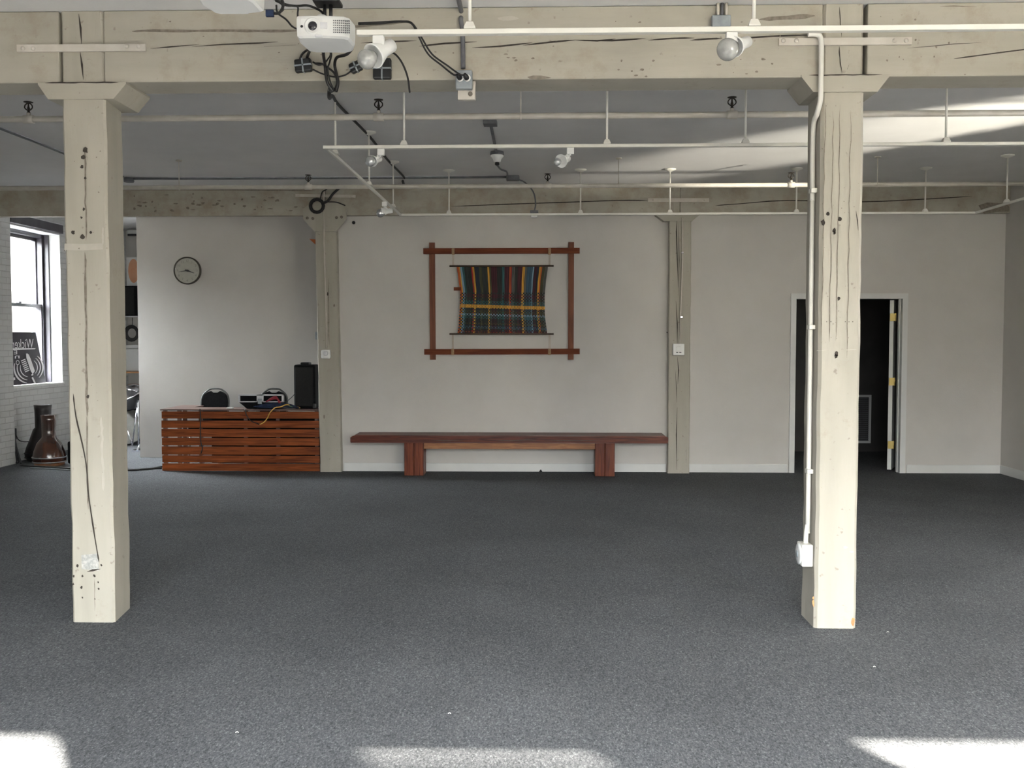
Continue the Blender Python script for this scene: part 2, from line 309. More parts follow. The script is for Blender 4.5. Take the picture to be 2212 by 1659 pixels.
    def blot(s, c, rx, rz, mi=1, n_=9, ax=(1, 0, 0), az=(0, 0, 1)):
        c = Vector(c); ax = Vector(ax); az = Vector(az); o = len(s.v)
        for k in range(n_):
            a = 2*math.pi*k/n_; j = random.uniform(.65, 1.2); s.v.append(c+ax*math.cos(a)*rx*j+az*math.sin(a)*rz*j)
        s.face(range(o, o+n_), mi); return s
    def build(s, name, mats, parent=None, local=False):
        if not isinstance(mats, (list, tuple)): mats = [mats]
        off = Vector((0, 0, 0))
        if parent is not None and not local:
            q = parent
            while q is not None: off += q.location; q = q.parent
        loc = Vector((0, 0, 0))
        if parent is None and not local:
            xs = [v.x for v in s.v]; ys = [v.y for v in s.v]; zs = [v.z for v in s.v]
            loc = Vector(((min(xs)+max(xs))/2, (min(ys)+max(ys))/2, min(zs))); off = loc
        me = bpy.data.meshes.new(name); me.from_pydata([tuple(v-off) for v in s.v], [], s.f)
        for mm_ in mats: me.materials.append(mm_ if not isinstance(mm_, str) else M[mm_])
        me.polygons.foreach_set('material_index', s.mi); me.polygons.foreach_set('use_smooth', s.sm)
        if s.uv:
            ul = me.uv_layers.new(name='UVMap')
            for l in me.loops: ul.data[l.index].uv = s.uv.get(l.vertex_index, (0, 0))
        me.update(); ob = bpy.data.objects.new(name, me); C.collection.objects.link(ob); ob.location = loc
        if parent is not None: ob.parent = parent
        return ob
def tag(o, label=None, cat=None, group=None, kind=None):
    if label: o['label'] = label
    if cat: o['category'] = cat
    if group: o['group'] = group
    if kind: o['kind'] = kind
    return o
def thing(name, label, cat, loc=(0, 0, 0), group=None):
    o = bpy.data.objects.new(name, None); C.collection.objects.link(o); o.location = loc; o.empty_display_size = .1
    return tag(o, label, cat, group)
def struct(o): o['kind'] = 'structure'; return o
def copy_tree(o, parent=None):
    c = o.copy(); C.collection.objects.link(c); c.parent = parent
    for ch in list(o.children): copy_tree(ch, c)
    return c
#@@STRUCTURE
ZC = 3.31
XL, XLP, XR = -6.67, -6.57, 5.37
YB, YCW, YFAR, YREAR = 11.42, 12.68, 15.6, -1.5
struct(MB().box(-9, 8, -2, 17, -.05, 0).build('floor', 'carpet'))
struct(MB().box(-7.2, 6.2, -2, 16, ZC, ZC+.1).build('ceiling', 'ceil'))
# main back wall with the doorway
DX0, DX1, DZ = 2.985, 4.205, 2.03
wb = MB(); wb.box(-2.45, DX0-.02, YB, YB+.13, 0, ZC); wb.box(DX1+.02, 6.1, YB, YB+.13, 0, ZC); wb.box(DX0-.02, DX1+.02, YB, YB+.13, DZ+.02, ZC)
struct(wb.build('wall_back', 'wall'))
struct(MB().box(-5.28, -2.3, YCW, YCW+.13, 0, ZC).build('wall_alcove', 'wall'))
struct(MB().box(-2.45, -2.33, YB+.14, YCW-.001, 0, ZC).build('wall_alcove_side', 'wall'))
wr = MB()
for x0, x1, z0, z1 in ((-1.9, 5.35, 0, ZC), (6.35, YB+.13, 0, ZC), (5.35, 6.35, 0, 1.7), (5.35, 6.35, 2.8, ZC)): wr.box(XR, XR+.2, x0, x1, z0, z1)  # the opening is added to let the reflected sun spot reach the ceiling
struct(wr.build('wall_right', 'wall'))
struct(MB().box(7.3, 7.6, -1.2, 9.5, 0, 8).build('wall_neighbour', 'wall'))  # unseen wall added outside to keep direct sun out of the side opening
# left wall: near pier, then painted brick with the window recess
WY0, WY1, WZ0, WZ1 = 12.02, 13.42, .965, 3.02
wl = MB(); wl.box(-7.1, XLP, -1.9, 11.97, 0, ZC, 0)
struct(wl.build('wall_left_pier', 'brick'))
wl = MB()
wl.box(-7.1, XL, 11.97, WY0, 0, ZC); wl.box(-7.1, XL, WY1, YFAR, 0, ZC); wl.box(-7.1, XL, WY0, WY1, 0, WZ0-.03); wl.box(-7.1, XL, WY0, WY1, WZ1, ZC)
struct(wl.build('wall_left', 'brick'))
struct(MB().box(-7.1, -2.0, YFAR, YFAR+.1, 0, ZC).build('wall_far', 'wall'))
struct(MB().box(-2.33, -2.2, YCW+.14, YFAR, 0, ZC).build('wall_far_side', 'wall'))
# rear wall behind the camera with its row of windows (jamb to jamb, sill, head)
rear = [(-2.3, -1.5, .8, 3.0), (-.15, 1.355, .8, 3.0), (2.38, 3.40, .8, 2.94), (4.36, 5.33, .8, 3.02)]
wb = MB(); x = -7.1
for a, b, z0, z1 in rear:
    wb.box(x, a, YREAR-.2, YREAR, 0, ZC); wb.box(a, b, YREAR-.2, YREAR, 0, z0); wb.box(a, b, YREAR-.2, YREAR, z1, ZC); x = b
wb.box(x, XR+.2, YREAR-.2, YREAR, 0, ZC)
struct(wb.build('wall_rear', 'wall'))
tag(MB().box(2.36, 3.42, YREAR+.01, YREAR+.014, .75, 2.808).build('roller_blind', 'shadecloth'), 'white blind drawn down over a window behind the camera', 'blind')  # unseen panel added to thin the sun to a faint strip and diffuse it
for i, (a, b, z0, z1) in enumerate(rear):
    fr = MB(); t = .05
    fr.box(a, a+t, YREAR-.16, YREAR-.1, z0, z1); fr.box(b-t, b, YREAR-.16, YREAR-.1, z0, z1); fr.box(a, b, YREAR-.16, YREAR-.1, z0, z0+t); fr.box(a, b, YREAR-.16, YREAR-.1, z1-.01, z1)
    fr.box(a, b, YREAR-.16, YREAR-.1, (z0+z1)/2-.03, (z0+z1)/2+.03)
    struct(fr.build('window_%d' % (i+2), 'winframe'))
# light portals help the sky find the openings
def portal(loc, rot, sx_, sy_):
    l = bpy.data.lights.new('portal', 'AREA'); l.shape = 'RECTANGLE'; l.size = sx_; l.size_y = sy_; l.cycles.is_portal = True
    o = bpy.data.objects.new('portal', l); C.collection.objects.link(o); o.location = loc; o.rotation_euler = rot
for a, b, z0, z1 in rear: portal(((a+b)/2, YREAR-.22, (z0+z1)/2), (math.radians(-90), 0, math.radians(180)), b-a, z1-z0)
portal((-7.12, (WY0+WY1)/2, (WZ0+WZ1)/2), (0, math.radians(-90), 0), WZ1-WZ0, WY1-WY0)
# baseboards
def bboard(name, *bx): return struct(MB().box(*bx, b=.004).build(name, 'trim'))
bboard('baseboard_back', -2.31, 1.49, YB-.016, YB-.001, .001, .10)
bboard('baseboard_back_right', 1.76, DX0-.08, YB-.016, YB-.001, .001, .10)
bboard('baseboard_corner', DX1+.08, XR, YB-.016, YB-.001, .001, .10)
bboard('baseboard_right', XR-.016, XR-.001, 5.2, YB-.017, .001, .10)
# doorway
dr = struct(thing('door_1', None, None, (4.2, YB, 0)))
fm = MB(); cw = .062
fm.box(DX0-cw, DX0, YB-.018, YB-.001, .001, DZ+cw); fm.box(DX1, DX1+cw, YB-.018, YB-.001, .001, DZ+cw); fm.box(DX0, DX1, YB-.018, YB-.001, DZ, DZ+cw)
fm.box(DX0-.015, DX0, YB, YB+.13, .001, DZ); fm.box(DX1, DX1+.015, YB, YB+.13, .001, DZ); fm.box(DX0-.015, DX1+.015, YB, YB+.13, DZ, DZ+.015)
fm.box(DX1-.012, DX1, YB+.05, YB+.09, .001, DZ)
fm.build('casing', 'trim', dr)
hx, hy = DX1-.045, YB+.145; a = math.radians(28); dv = Vector((math.sin(a), math.cos(a), 0)); pv = Vector((-math.cos(a), math.sin(a), 0))
lf = MB(); lf.obox(Vector((hx, hy, 1.02))+dv*.40+pv*.02, dv*.40, pv*.022, Vector((0, 0, 1.0)))
lf.build('door_leaf', 'trim', dr)
for z in (PY(1935, 685, 11.5).z, PY(1931, 825, 11.5).z, PY(1929, 962, 11.5).z):
    h = MB(); h.box(hx-.042, hx+.022, hy-.012, hy-.001, z-.045, z+.045); h.tube([(hx+.024, hy-.012, z-.048), (hx+.024, hy-.012, z+.048)], .007, 8, sub=1); h.build('hinge', 'brass', dr)
# dark room beyond the doorway
YD = 13.62
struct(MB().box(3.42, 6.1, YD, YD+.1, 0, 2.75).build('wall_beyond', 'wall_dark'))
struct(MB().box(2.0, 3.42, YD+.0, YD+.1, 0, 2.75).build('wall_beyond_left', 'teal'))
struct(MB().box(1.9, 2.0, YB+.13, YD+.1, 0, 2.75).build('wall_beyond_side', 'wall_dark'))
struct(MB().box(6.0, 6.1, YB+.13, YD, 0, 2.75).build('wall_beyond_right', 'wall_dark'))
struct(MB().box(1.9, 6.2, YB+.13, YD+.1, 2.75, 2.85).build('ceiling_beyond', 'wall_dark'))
bboard('baseboard_beyond', 2.01, 3.42, YD-.02, YD-.001, .001, .13)
#@@PILLARS
def post_mesh(x0, x1, y0, y1, z0, z1, mb, jit=.003, ch=.012, lean=0.0, n_=26, mi=0, rs=0.0):
    o = len(mb.v); K = 8
    for i in range(n_+1):
        t = i/n_; z = z0+(z1-z0)*t; j = [random.uniform(-jit, jit) for _ in range(4)]; dx = lean*t
        a, b, c, d = x0+j[0]+dx, x1+j[1]+dx, y0+j[2]*.3, y1+j[3]
        for p in ((a+ch, c), (b-ch, c), (b, c+ch), (b+rs, d-ch), (b-ch+rs, d), (a+ch, d), (a, d-ch), (a, c+ch)): mb.v.append(Vector((p[0], p[1], z)))
    for i in range(n_):
        for k in range(K): mb.face([o+i*K+k, o+i*K+(k+1) % K, o+(i+1)*K+(k+1) % K, o+(i+1)*K+k], mi)
    mb.face([o+k for k in range(K)][::-1], mi); mb.face([o+n_*K+k for k in range(K)], mi)
NF = (0, -1, 0)
def mark(mb, pts, Y, wpx, mi=1, sub=1, taper=True):    # a split or scratch that follows the timber's front face
    q = [PY(a, b, Y) for a, b in pts]; mb.ribbon(smooth_path(q, sub) if sub > 1 else q, wpx*Y/FPX, NF, mi, taper)
def spot(mb, px, py, Y, rx, ry=None, mi=1): mb.blot(PY(px, py, Y), rx*Y/FPX, (ry or rx)*Y/FPX, mi)
YP0 = 5.215
BZ, BTOP = 2.93, ZC-.002
PW = ['post', 'crack', 'softcrack', 'patchwhite', 'greypatch', 'rawwood']
def wavy(x0, y0, x1, y1, n_, amp):
    return [(x0+(x1-x0)*i/n_+random.uniform(-amp, amp), y0+(y1-y0)*i/n_) for i in range(n_+1)]
# --- left pillar
pl = thing('pillar', 'cream timber pillar with a long split and a grey patch near its foot', 'pillar', (-2.45, YP0+.14, 0))
mb = MB(); post_mesh(-2.565, -2.329, YP0, YP0+.30, 0, 2.84, mb, rs=-.036); Yf = YP0-.0035
mark(mb, wavy(183, 320, 186, 520, 12, 1.5), Yf, 4, 2); mark(mb, wavy(184, 545, 188, 900, 20, 1), Yf, 4.5, 2); mark(mb, wavy(188, 900, 190, 1100, 10, 1), Yf, 3, 2)
mark(mb, [(158, 850), (164, 900), (178, 960), (187, 1010), (190, 1060), (200, 1130), (208, 1180), (214, 1215)], Yf-.0008, 3, 1, 3)
for a, b, r in ((184, 325, 6), (180, 340, 5), (177, 360, 4), (184, 385, 3), (158, 502, 4.5), (178, 511, 5.5), (196, 502, 3), (181, 452, 3), (190, 856, 4), (176, 470, 2.5)): spot(mb, a, b, Yf-.001, r, r*1.1)
for _ in range(22): spot(mb, random.uniform(138, 222), random.uniform(225, 1180), Yf-.0012, random.uniform(.6, 1.6), mi=2)
mark(mb, [(139, 533), (180, 534), (222, 532)], Yf-.0004, 12, 3, taper=False)
mark(mb, wavy(222, 490, 222, 530, 10, .6), Yf-.0004, 4, 3); mark(mb, wavy(219, 900, 224, 1060, 26, 1.4), Yf-.0004, 5, 3)
q = MB  # grey filler patch
mark(mb, [(176, 1214), (213, 1214)], Yf-.0006, 38, 4, taper=False)
mark(mb, [(188, 1235), (200, 1232), (217, 1229)], Yf-.0012, 4, 1)
for a, b, r in ((167, 1222, 3), (219, 1221, 2.5), (178, 1244, 2.5), (204, 1244, 3), (212, 1258, 2), (176, 1269, 3), (178, 1291, 2), (205, 1294, 1.5), (213, 1272, 2), (159, 1245, 3), (158, 1262, 2.5)): spot(mb, a, b, Yf-.0012, r, r*1.2)
mark(mb, wavy(204, 1250, 205, 1320, 6, .6), Yf-.0008, 1.2, 2)
mb.build('shaft', PW, pl)
def cap(x0, x1, xb0, xb1, z0, z1, y0, y1, par, name='capital'):
    m_ = MB(); m_.prism([(xb0, y0, z0), (xb1, y0, z0), (x1, y0, z0+(z1-z0)*.88), (x1, y0, z1), (x0, y0, z1), (x0, y0, z0+(z1-z0)*.88)], (0, y1-y0, 0))
    m_.ribbon([(x0+(x1-x0)*i/12, y0-.0015, z1-.003+random.uniform(-.0015, .0015)) for i in range(1, 12)], .006, NF, 1)  # dark line painted in for the shadow between capital and beam
    return m_.build(name, ['beam', 'crack'], par)
a, b, c, d = PY(84, 175, YP0), PY(274, 175, YP0), PY(106, 208, YP0), PY(247, 208, YP0)
cap(a.x, b.x, c.x, d.x, 2.84, BZ, YP0-.012, YP0+.31, pl)
# --- right pillar
pr = thing('pillar', 'cream timber pillar with a conduit down its side and bare wood chips at its foot', 'pillar', (1.6, YP0+.14, 0))
mb = MB(); post_mesh(1.484, 1.706, YP0, YP0+.27, 0, 2.86, mb, ch=.016)
for x_ in (1783, 1800, 1815, 1838): mark(mb, wavy(x_, 200+random.random()*40, x_-8, 700+random.random()*80, 16, 1.6), Yf, 1.3, 2)
for a_, b_, r in ((1814, 473, 4), (1778, 480, 5), (1788, 461, 4), (1802, 498, 5), (1812, 645, 3.5), (1807, 765, 4.5), (1806, 770, 3.5), (1803, 503, 3)): spot(mb, a_, b_, Yf-.001, r, r*1.3)
mark(mb, [(1849, 455), (1852, 475), (1854, 498)], Yf-.001, 2.5, 1)
for _ in range(24): spot(mb, random.uniform(1776, 1852), random.uniform(210, 760), Yf-.0012, random.uniform(.5, 1.3), mi=2)
for x_ in (1786, 1795, 1826, 1834, 1842): spot(mb, x_, 695, Yf-.0012, 1)
mark(mb, [(1764, 757), (1785, 756)], Yf-.0006, 8, 3); mark(mb, [(1828, 756), (1850, 755)], Yf-.0006, 8, 3)
spot(mb, 1757, 1302, Yf-.001, 2.5, 9, 5); spot(mb, 1843, 1343, Yf-.001, 4, 9, 5); spot(mb, 1757, 1292, Yf-.001, 2, 4, 5)
mb.blot(PY(1826, 1182, Yf-.001), .018, .008, 4); mb.blot(PY(1840, 1192, Yf-.001), .012, .006, 4)
mb.build('shaft', PW, pr)
a, b, c, d = PY(1730, 166, YP0), PY(1920, 166, YP0), PY(1756, 200, YP0), PY(1894, 200, YP0)
cap(a.x, b.x, c.x, d.x, 2.85, BZ+.01, YP0-.012, YP0+.28, pr)
# --- stub posts between the beam ends
def stub(x0, x1, y0, y1, z0, z1, label, cracks):
    m_ = MB(); post_mesh(x0, x1, y0, y1, z0, z1, m_, n_=6, jit=.0015)
    for pts, w_, mi_ in cracks: mark(m_, pts, y0-.003, w_, mi_)
    return tag(m_.build('stub_post', PW), label, 'post', None)
sL0, sL1 = PY(131, 100, YP0).x, PY(223, 100, YP0).x
stub(sL0, sL1, YP0+.004, YP0+.28, BZ, BTOP, 'short cream post set between the two beam ends above the left front pillar', [([(170, 30), (174, 60), (176, 95)], 4, 1), ([(173, 112), (177, 140), (180, 172)], 4.5, 1)])
sR0, sR1 = PY(1779, 100, YP0).x, PY(1866, 100, YP0).x
stub(sR0, sR1, YP0+.004, YP0+.26, BZ+.01, BTOP, 'short cream post set between the two beam ends above the right front pillar', [(wavy(1813, 15, 1818, 80, 5, 1), 2, 1), (wavy(1813, 100, 1818, 160, 5, 1), 2, 1), ([(1830, 150), (1834, 140)], 3, 1)])
# dark gaps beside the stubs are real gaps: the beams stop short
Y0, Y1 = YP0, YP0+.25
bL1 = PY(127, 100, YP0).x; bM0 = sL1+.004; bM1 = PY(1777, 100, YP0).x; bR0 = PY(1874, 100, YP0).x
BW = ['beam', 'crack', 'softcrack', 'rawwood', 'patchwhite']
m_ = MB(); m_.box(-6.56, bL1, Y0, Y1, BZ, BTOP, b=.006); tag(m_.build('ceiling_beam', BW), 'cream timber ceiling beam running left from the left front pillar', 'beam')
m_ = MB(); m_.box(bM0, bM1, Y0, Y1, BZ, BTOP, b=.006); Yb = Y0-.002
# long splits across the middle beam
mark(m_, [(285, 68), (330, 66), (400, 67), (480, 66), (560, 67), (640, 66), (760, 58), (880, 48)], Yb, 5, 2, 3)
mark(m_, [(325, 105), (370, 101), (430, 96)], Yb, 2.5); mark(m_, [(415, 101), (480, 96), (560, 93), (600, 90)], Yb, 3); mark(m_, [(570, 101), (640, 97)], Yb, 2.5)
for a_ in ([(780, 93), (840, 90), (900, 88)], [(905, 100), (960, 94), (1030, 90)], [(1020, 103), (1080, 100), (1150, 92)], [(1130, 98), (1190, 91), (1245, 86)], [(1240, 86), (1290, 88), (1330, 84)], [(1300, 89), (1350, 86), (1395, 83)], [(1400, 87), (1450, 83), (1500, 82)], [(1490, 87), (1530, 84), (1560, 83)], [(1560, 86), (1640, 80), (1700, 77), (1770, 75)]): mark(m_, a_, Yb, 3, 1, 2)
mark(m_, wavy(1640, 42, 1760, 34, 6, 2), Yb, 9, 2)
mark(m_, [(950, 49), (1010, 50)], Yb, 0.1, 2)
spot(m_, 1165, 168, Yb, 24, 5, 2); m_.blot(PY(1100, 40, Yb), .07, .014, 4)
for _ in range(26): spot(m_, random.uniform(240, 1760), random.uniform(40, 172), Yb-.0004, random.uniform(1, 4), random.uniform(.8, 2), mi=2)
for _ in range(18): spot(m_, random.uniform(1050, 1700), random.uniform(110, 165), Yb-.0004, random.uniform(2, 6), random.uniform(1.2, 3), mi=2)
tag(m_.build('ceiling_beam', BW), 'long cream timber ceiling beam with cracked face between the two front pillars', 'beam')
m_ = MB(); m_.box(bR0, XR-.002, Y0, Y1, BZ, BTOP, b=.006)
mark(m_, [(1960, 104), (2010, 100), (2060, 95), (2120, 92)], Yb, 1.6); mark(m_, [(2060, 127), (2120, 119), (2212, 107), (2300, 98)], Yb, 2.6, 1, 2); mark(m_, [(2030, 14), (2060, 13), (2110, 15)], Yb, 3, 2)
for _ in range(14): spot(m_, random.uniform(1890, 2200), random.uniform(30, 170), Yb-.0004, random.uniform(1, 2.5), mi=2)
tag(m_.build('ceiling_beam', BW), 'cream timber ceiling beam running right from the right front pillar to the wall', 'beam')
# iron tie straps spiked across the joints
def strap(p0, p1, hpx, Y, bolts, label, ye=.016):
    a_, b_ = PY(*p0, Y), PY(*p1, Y); h_ = hpx*Y/FPX/2
    t_ = thing('tie_strap', label, 'metal strap', ((a_.x+b_.x)/2, Y, a_.z))
    m_ = MB(); m_.hexa([(a_.x, Y, a_.z-h_), (b_.x, Y, b_.z-h_), (b_.x, Y+ye, b_.z-h_), (a_.x, Y+ye, a_.z-h_), (a_.x, Y, a_.z+h_), (b_.x, Y, b_.z+h_), (b_.x, Y+ye, b_.z+h_), (a_.x, Y+ye, a_.z+h_)]); m_.build('bar', 'pipe', t_)
    for q_ in bolts:
        c_ = PY(*q_, Y); MB().lathe(c_, (0, -1, 0), [(.011, 0), (.012, .004), (.008, .009), (.001, .011)], 10).build('bolt', 'pipe', t_)
strap((36, 104), (314, 102), 15, YP0-.017, [(50, 105), (72, 105), (274, 100), (300, 100)], 'painted iron strap spiked across the beam joint above the left front pillar')
strap((1683, 90), (1970, 88), 15, YP0-.017, [(1692, 88), (1720, 88), (1932, 88), (1957, 88)], 'painted iron strap spiked across the beam joint above the right front pillar')
# --- back row
YQ = 11.32
def backpost(px0, px1, y, label, ztop, marks_, blots_, lean):
    a_, b_ = PZ(px0, y), PZ(px1, y); t_ = thing('pillar', label, 'pillar', ((a_.x+b_.x)/2, YQ+.1, 0))
    m_ = MB(); post_mesh(a_.x, b_.x, YQ, YQ+.24, 0, ztop, m_, lean=lean, ch=.008)
    for pts, w_, mi_ in marks_: mark(m_, pts, YQ-.004, w_, mi_)
    for q_ in blots_: spot(m_, q_[0], q_[1], YQ-.004, q_[2], q_[3], q_[4])
    m_.build('shaft', PW, t_); return t_
bl = backpost(691, 737, 1020, 'cream back pillar beside the slatted desk, flared at its top', 2.94, [(wavy(709, 600, 711, 745, 8, .5), 1.4, 2)], [(708, 635, 2, 5, 1), (722, 660, 2, 3, 2), (700, 900, 2, 4, 2)], -.035)
YG = YQ-.05
g_ = MB(); g_.prism([PY(q_[0], q_[1], YG) for q_ in ((680, 500), (726, 500), (748, 474), (747, 448), (728, 438), (672, 438), (654, 452), (655, 474))], (0, .04, 0)); g_.build('gusset_plate', 'post', bl)
for q_ in ((664, 471), (676, 472), (727, 470), (738, 469)): MB().lathe(PY(*q_, YG), (0, -1, 0), [(.016, 0), (.017, .006), (.010, .012), (.001, .014)], 10).build('bolt', 'softcrack', bl)
spl = [([(1463, 470), (1461, 500), (1463, 560), (1465, 620)], 2.2, 1), ([(1466, 480), (1467, 560), (1466, 640)], 1.6, 1), ([(1460, 650), (1463, 700), (1463, 745)], 2.2, 1), ([(1463, 770), (1466, 800), (1464, 830)], 1.8, 1), ([(1459, 800), (1461, 840), (1462, 870)], 1.6, 1), ([(1463, 880), (1461, 940), (1462, 1015)], 2.2, 1), ([(1474, 470), (1473, 560), (1470, 640)], 1.6, 2), ([(1440, 975), (1441, 1005)], 1.6, 1), ([(1483, 970), (1482, 1000)], 1.6, 1)]
br = backpost(1440, 1486, 1020, 'cream back pillar at the right end of the bench, split down its face', 2.93, spl, [(1441, 718, 1.8, 1.5, 1)], 0)
c0, c1, c2, c3 = PY(1416, 466, YQ), PY(1511, 466, YQ), PY(1434, 480, YQ), PY(1495, 480, YQ)
cap(c0.x, c1.x, c2.x, c3.x, 2.92, 3.0, YQ-.012, YQ+.2, br)
# back beams
BZ2 = 3.0; Yk = YQ-.003
BO = ['beam_old', 'crack', 'softcrack', 'rawwood']
xa = PY(703, 440, YQ).x; xb = PY(1466, 440, YQ).x
m_ = MB(); m_.box(-6.66, xa-.004, YQ, YQ+.09, BZ2, BTOP, b=.004)
mark(m_, [(140, 409), (300, 410), (450, 410), (600, 411), (680, 412)], Yk, 2.2, 2, 3)
for _ in range(40): spot(m_, random.uniform(280, 640), random.uniform(418, 460), Yk-.0006, random.uniform(1.5, 7), random.uniform(1, 3), mi=2)
tag(m_.build('ceiling_beam', BO), 'stained cream beam over the alcove left of the flared back pillar', 'beam')
m_ = MB(); m_.box(xa+.004, xb-.02, YQ, YQ+.09, BZ2, BTOP, b=.004)
mark(m_, [(975, 446), (1100, 441), (1250, 436), (1330, 433), (1400, 433)], Yk, 2.2, 1, 3)
tag(m_.build('ceiling_beam', BO), 'stained cream beam above the wall hanging', 'beam')
m_ = MB(); m_.box(xb+.02, XR-.002, YQ, YQ+.09, BZ2, BTOP, b=.004)
mark(m_, [(1545, 444), (1600, 440), (1700, 433), (1860, 436), (2000, 430), (2100, 424)], Yk, 2, 1, 3); spot(m_, 2150, 448, Yk, 40, 14, 2)
tag(m_.build('ceiling_beam', BO), 'stained cream beam above the doorway', 'beam')
stub_ = MB(); stub_.box(xb-.012, xb+.012, YQ+.02, YQ+.08, BZ2, BTOP); 
m_ = MB(); post_mesh(PY(1452, 430, YQ).x+.004, xb+.016, YQ-.002, YQ+.08, BZ2, BTOP, m_, n_=4, jit=.001)
tag(m_.build('stub_post', 'beam_old'), 'short stained post between beam ends above the split back pillar', 'post')
strap((1400, 432), (1532, 432), 8, YQ-.014, [(1410, 432), (1522, 432)], 'painted iron strap across the beam joint above the split back pillar', .009)
strap((638, 422), (768, 424), 6, YQ-.014, [(645, 422), (760, 424)], 'painted iron strap across the beam joint above the flared back pillar', .009)
#@@SERVICES
# --- sprinkler pipes with upright heads
def sprinkler_head(par, p, k=1.0):
    m_ = MB(); x, y, z = p
    m_.lathe((x, y, z), (0, 0, 1), [(.012, 0), (.014, .006), (.009, .012), (.008, .024)], 10)
    for s_ in (-1, 1): m_.tube([(x+s_*.006, y, z+.022), (x+s_*.026, y, z+.040), (x+s_*.022, y, z+.060), (x+s_*.003, y, z+.074)], .0045, 6, sub=4)
    m_.lathe((x, y, z+.024), (0, 0, 1), [(.006, 0), (.010, .012), (.006, .026), (.004, .048)], 8)
    m_.lathe((x, y, z+.072), (0, 0, 1), [(.010, 0), (.030, .004), (.032, .007), (.006, .009)], 14)
    m_.build('sprinkler_head', 'sprinkler', par)
def sprinkler_pipe(Y, py, r, heads, hangers, label):
    z = PY(1106, py, Y).z; t_ = thing('sprinkler_pipe', label, 'pipe', (0, Y, z), 'sprinkler pipes under the ceiling')
    MB().tube([(-6.56, Y, z), (0, Y, z), (XR-.003, Y, z)], r, 14, sub=1).build('pipe_run', 'pipe', t_)
    for px in heads:
        x = PY(px, py, Y).x; m_ = MB()
        m_.tube([(x-.034, Y, z), (x+.034, Y, z)], r*1.32, 14, sub=1); m_.tube([(x, Y, z), (x, Y, z+r+.022)], .014, 10, sub=1); m_.build('tee_fitting', 'pipe', t_)
        sprinkler_head(t_, (x, Y, z+r+.016))
    for px in hangers:
        x = PY(px, py, Y).x; m_ = MB(); m_.tube([(x, Y, z+r), (x, Y, ZC)], .0045, 6, sub=1); m_.tube([(x-.006, Y, z), (x+.006, Y, z)], r*1.2, 12, sub=1); m_.lathe((x, Y, ZC-.012), (0, 0, 1), [(.03, 0), (.03, .011)], 12); m_.build('hanger', 'pipe', t_)
sprinkler_pipe(6.62, 251, .021, (62, 818, 1581), (1125,), 'cream sprinkler pipe nearer the front beam, crossing behind both pillars')
sprinkler_pipe(9.5, 402, .021, (666, 1183, 1709), (387, 1336, 1895), 'cream sprinkler pipe running just in front of the back beam')
# --- lighting tracks hung on rods
ZT = 2.85
def track(segs, stems, label, loc):
    t_ = thing('light_track', label, 'track lighting', loc); m_ = MB()
    for (x0, y0), (x1, y1) in segs:
        m_.box(min(x0, x1)-.0135, max(x0, x1)+.0135, min(y0, y1)-.0175, max(y0, y1)+.0175, ZT-.011, ZT+.011, b=.003) if x0 != x1 else m_.box(x0-.0105, x0+.0105, min(y0, y1), max(y0, y1), ZT-.011, ZT+.011, b=.003)
    m_.build('rail', 'white', t_)
    for x, y in stems:
        h = MB(); h.tube([(x, y, ZT+.03), (x, y, ZC-.01)], .0075, 10, sub=1); h.build('hanger_rod', 'white', t_)
        h = MB(); h.lathe((x, y, ZT+.011), (0, 0, 1), [(.034, 0), (.034, .006), (.020, .030), (.012, .032)], 4, sm=False); h.build('rod_clip', 'white', t_)
        h = MB(); h.lathe((x, y, ZC-.001), (0, 0, -1), [(.060, 0), (.060, .008), (.040, .016), (.010, .030)], 20); h.build('canopy', 'white', t_)
Y1_, Y2_, Y3_ = 4.165, 6.59, 10.12
track([((PY(778, 68, Y1_).x, Y1_), (XR-.01, Y1_))], [(PY(1015, 60, Y1_).x, Y1_), (PY(1628, 60, Y1_).x, Y1_), (4.0, Y1_)], 'long white lighting track in front of the near beam, starting at the projector', (1.5, Y1_, ZT))
XD, XE = -1.44, 4.45
dstem = [(PZ(740, 337, ZT).y, 0), (PZ(804, 403, ZT).y, 0), (PZ(853, 450, ZT).y, 0)]
track([((PY(703, 318, Y2_).x, Y2_), (XR-.01, Y2_)), ((XD, Y2_), (XD, Y3_)), ((XD, Y3_), (XE, Y3_)), ((XE, Y3_), (XE, 7.4))],
      [(PY(px, 314, Y2_).x, Y2_) for px in (873, 1311, 1610, 2043)] + [(XD, a_[0]) for a_ in dstem] + [(PY(px, 463, Y3_).x, Y3_) for px in (970, 1254, 1447, 1720, 1998)] + [(XE, PZ(2157, 440, ZT).y)],
      'white lighting track forming a long loop under the ceiling behind the pillars', (1.5, 8.3, ZT))
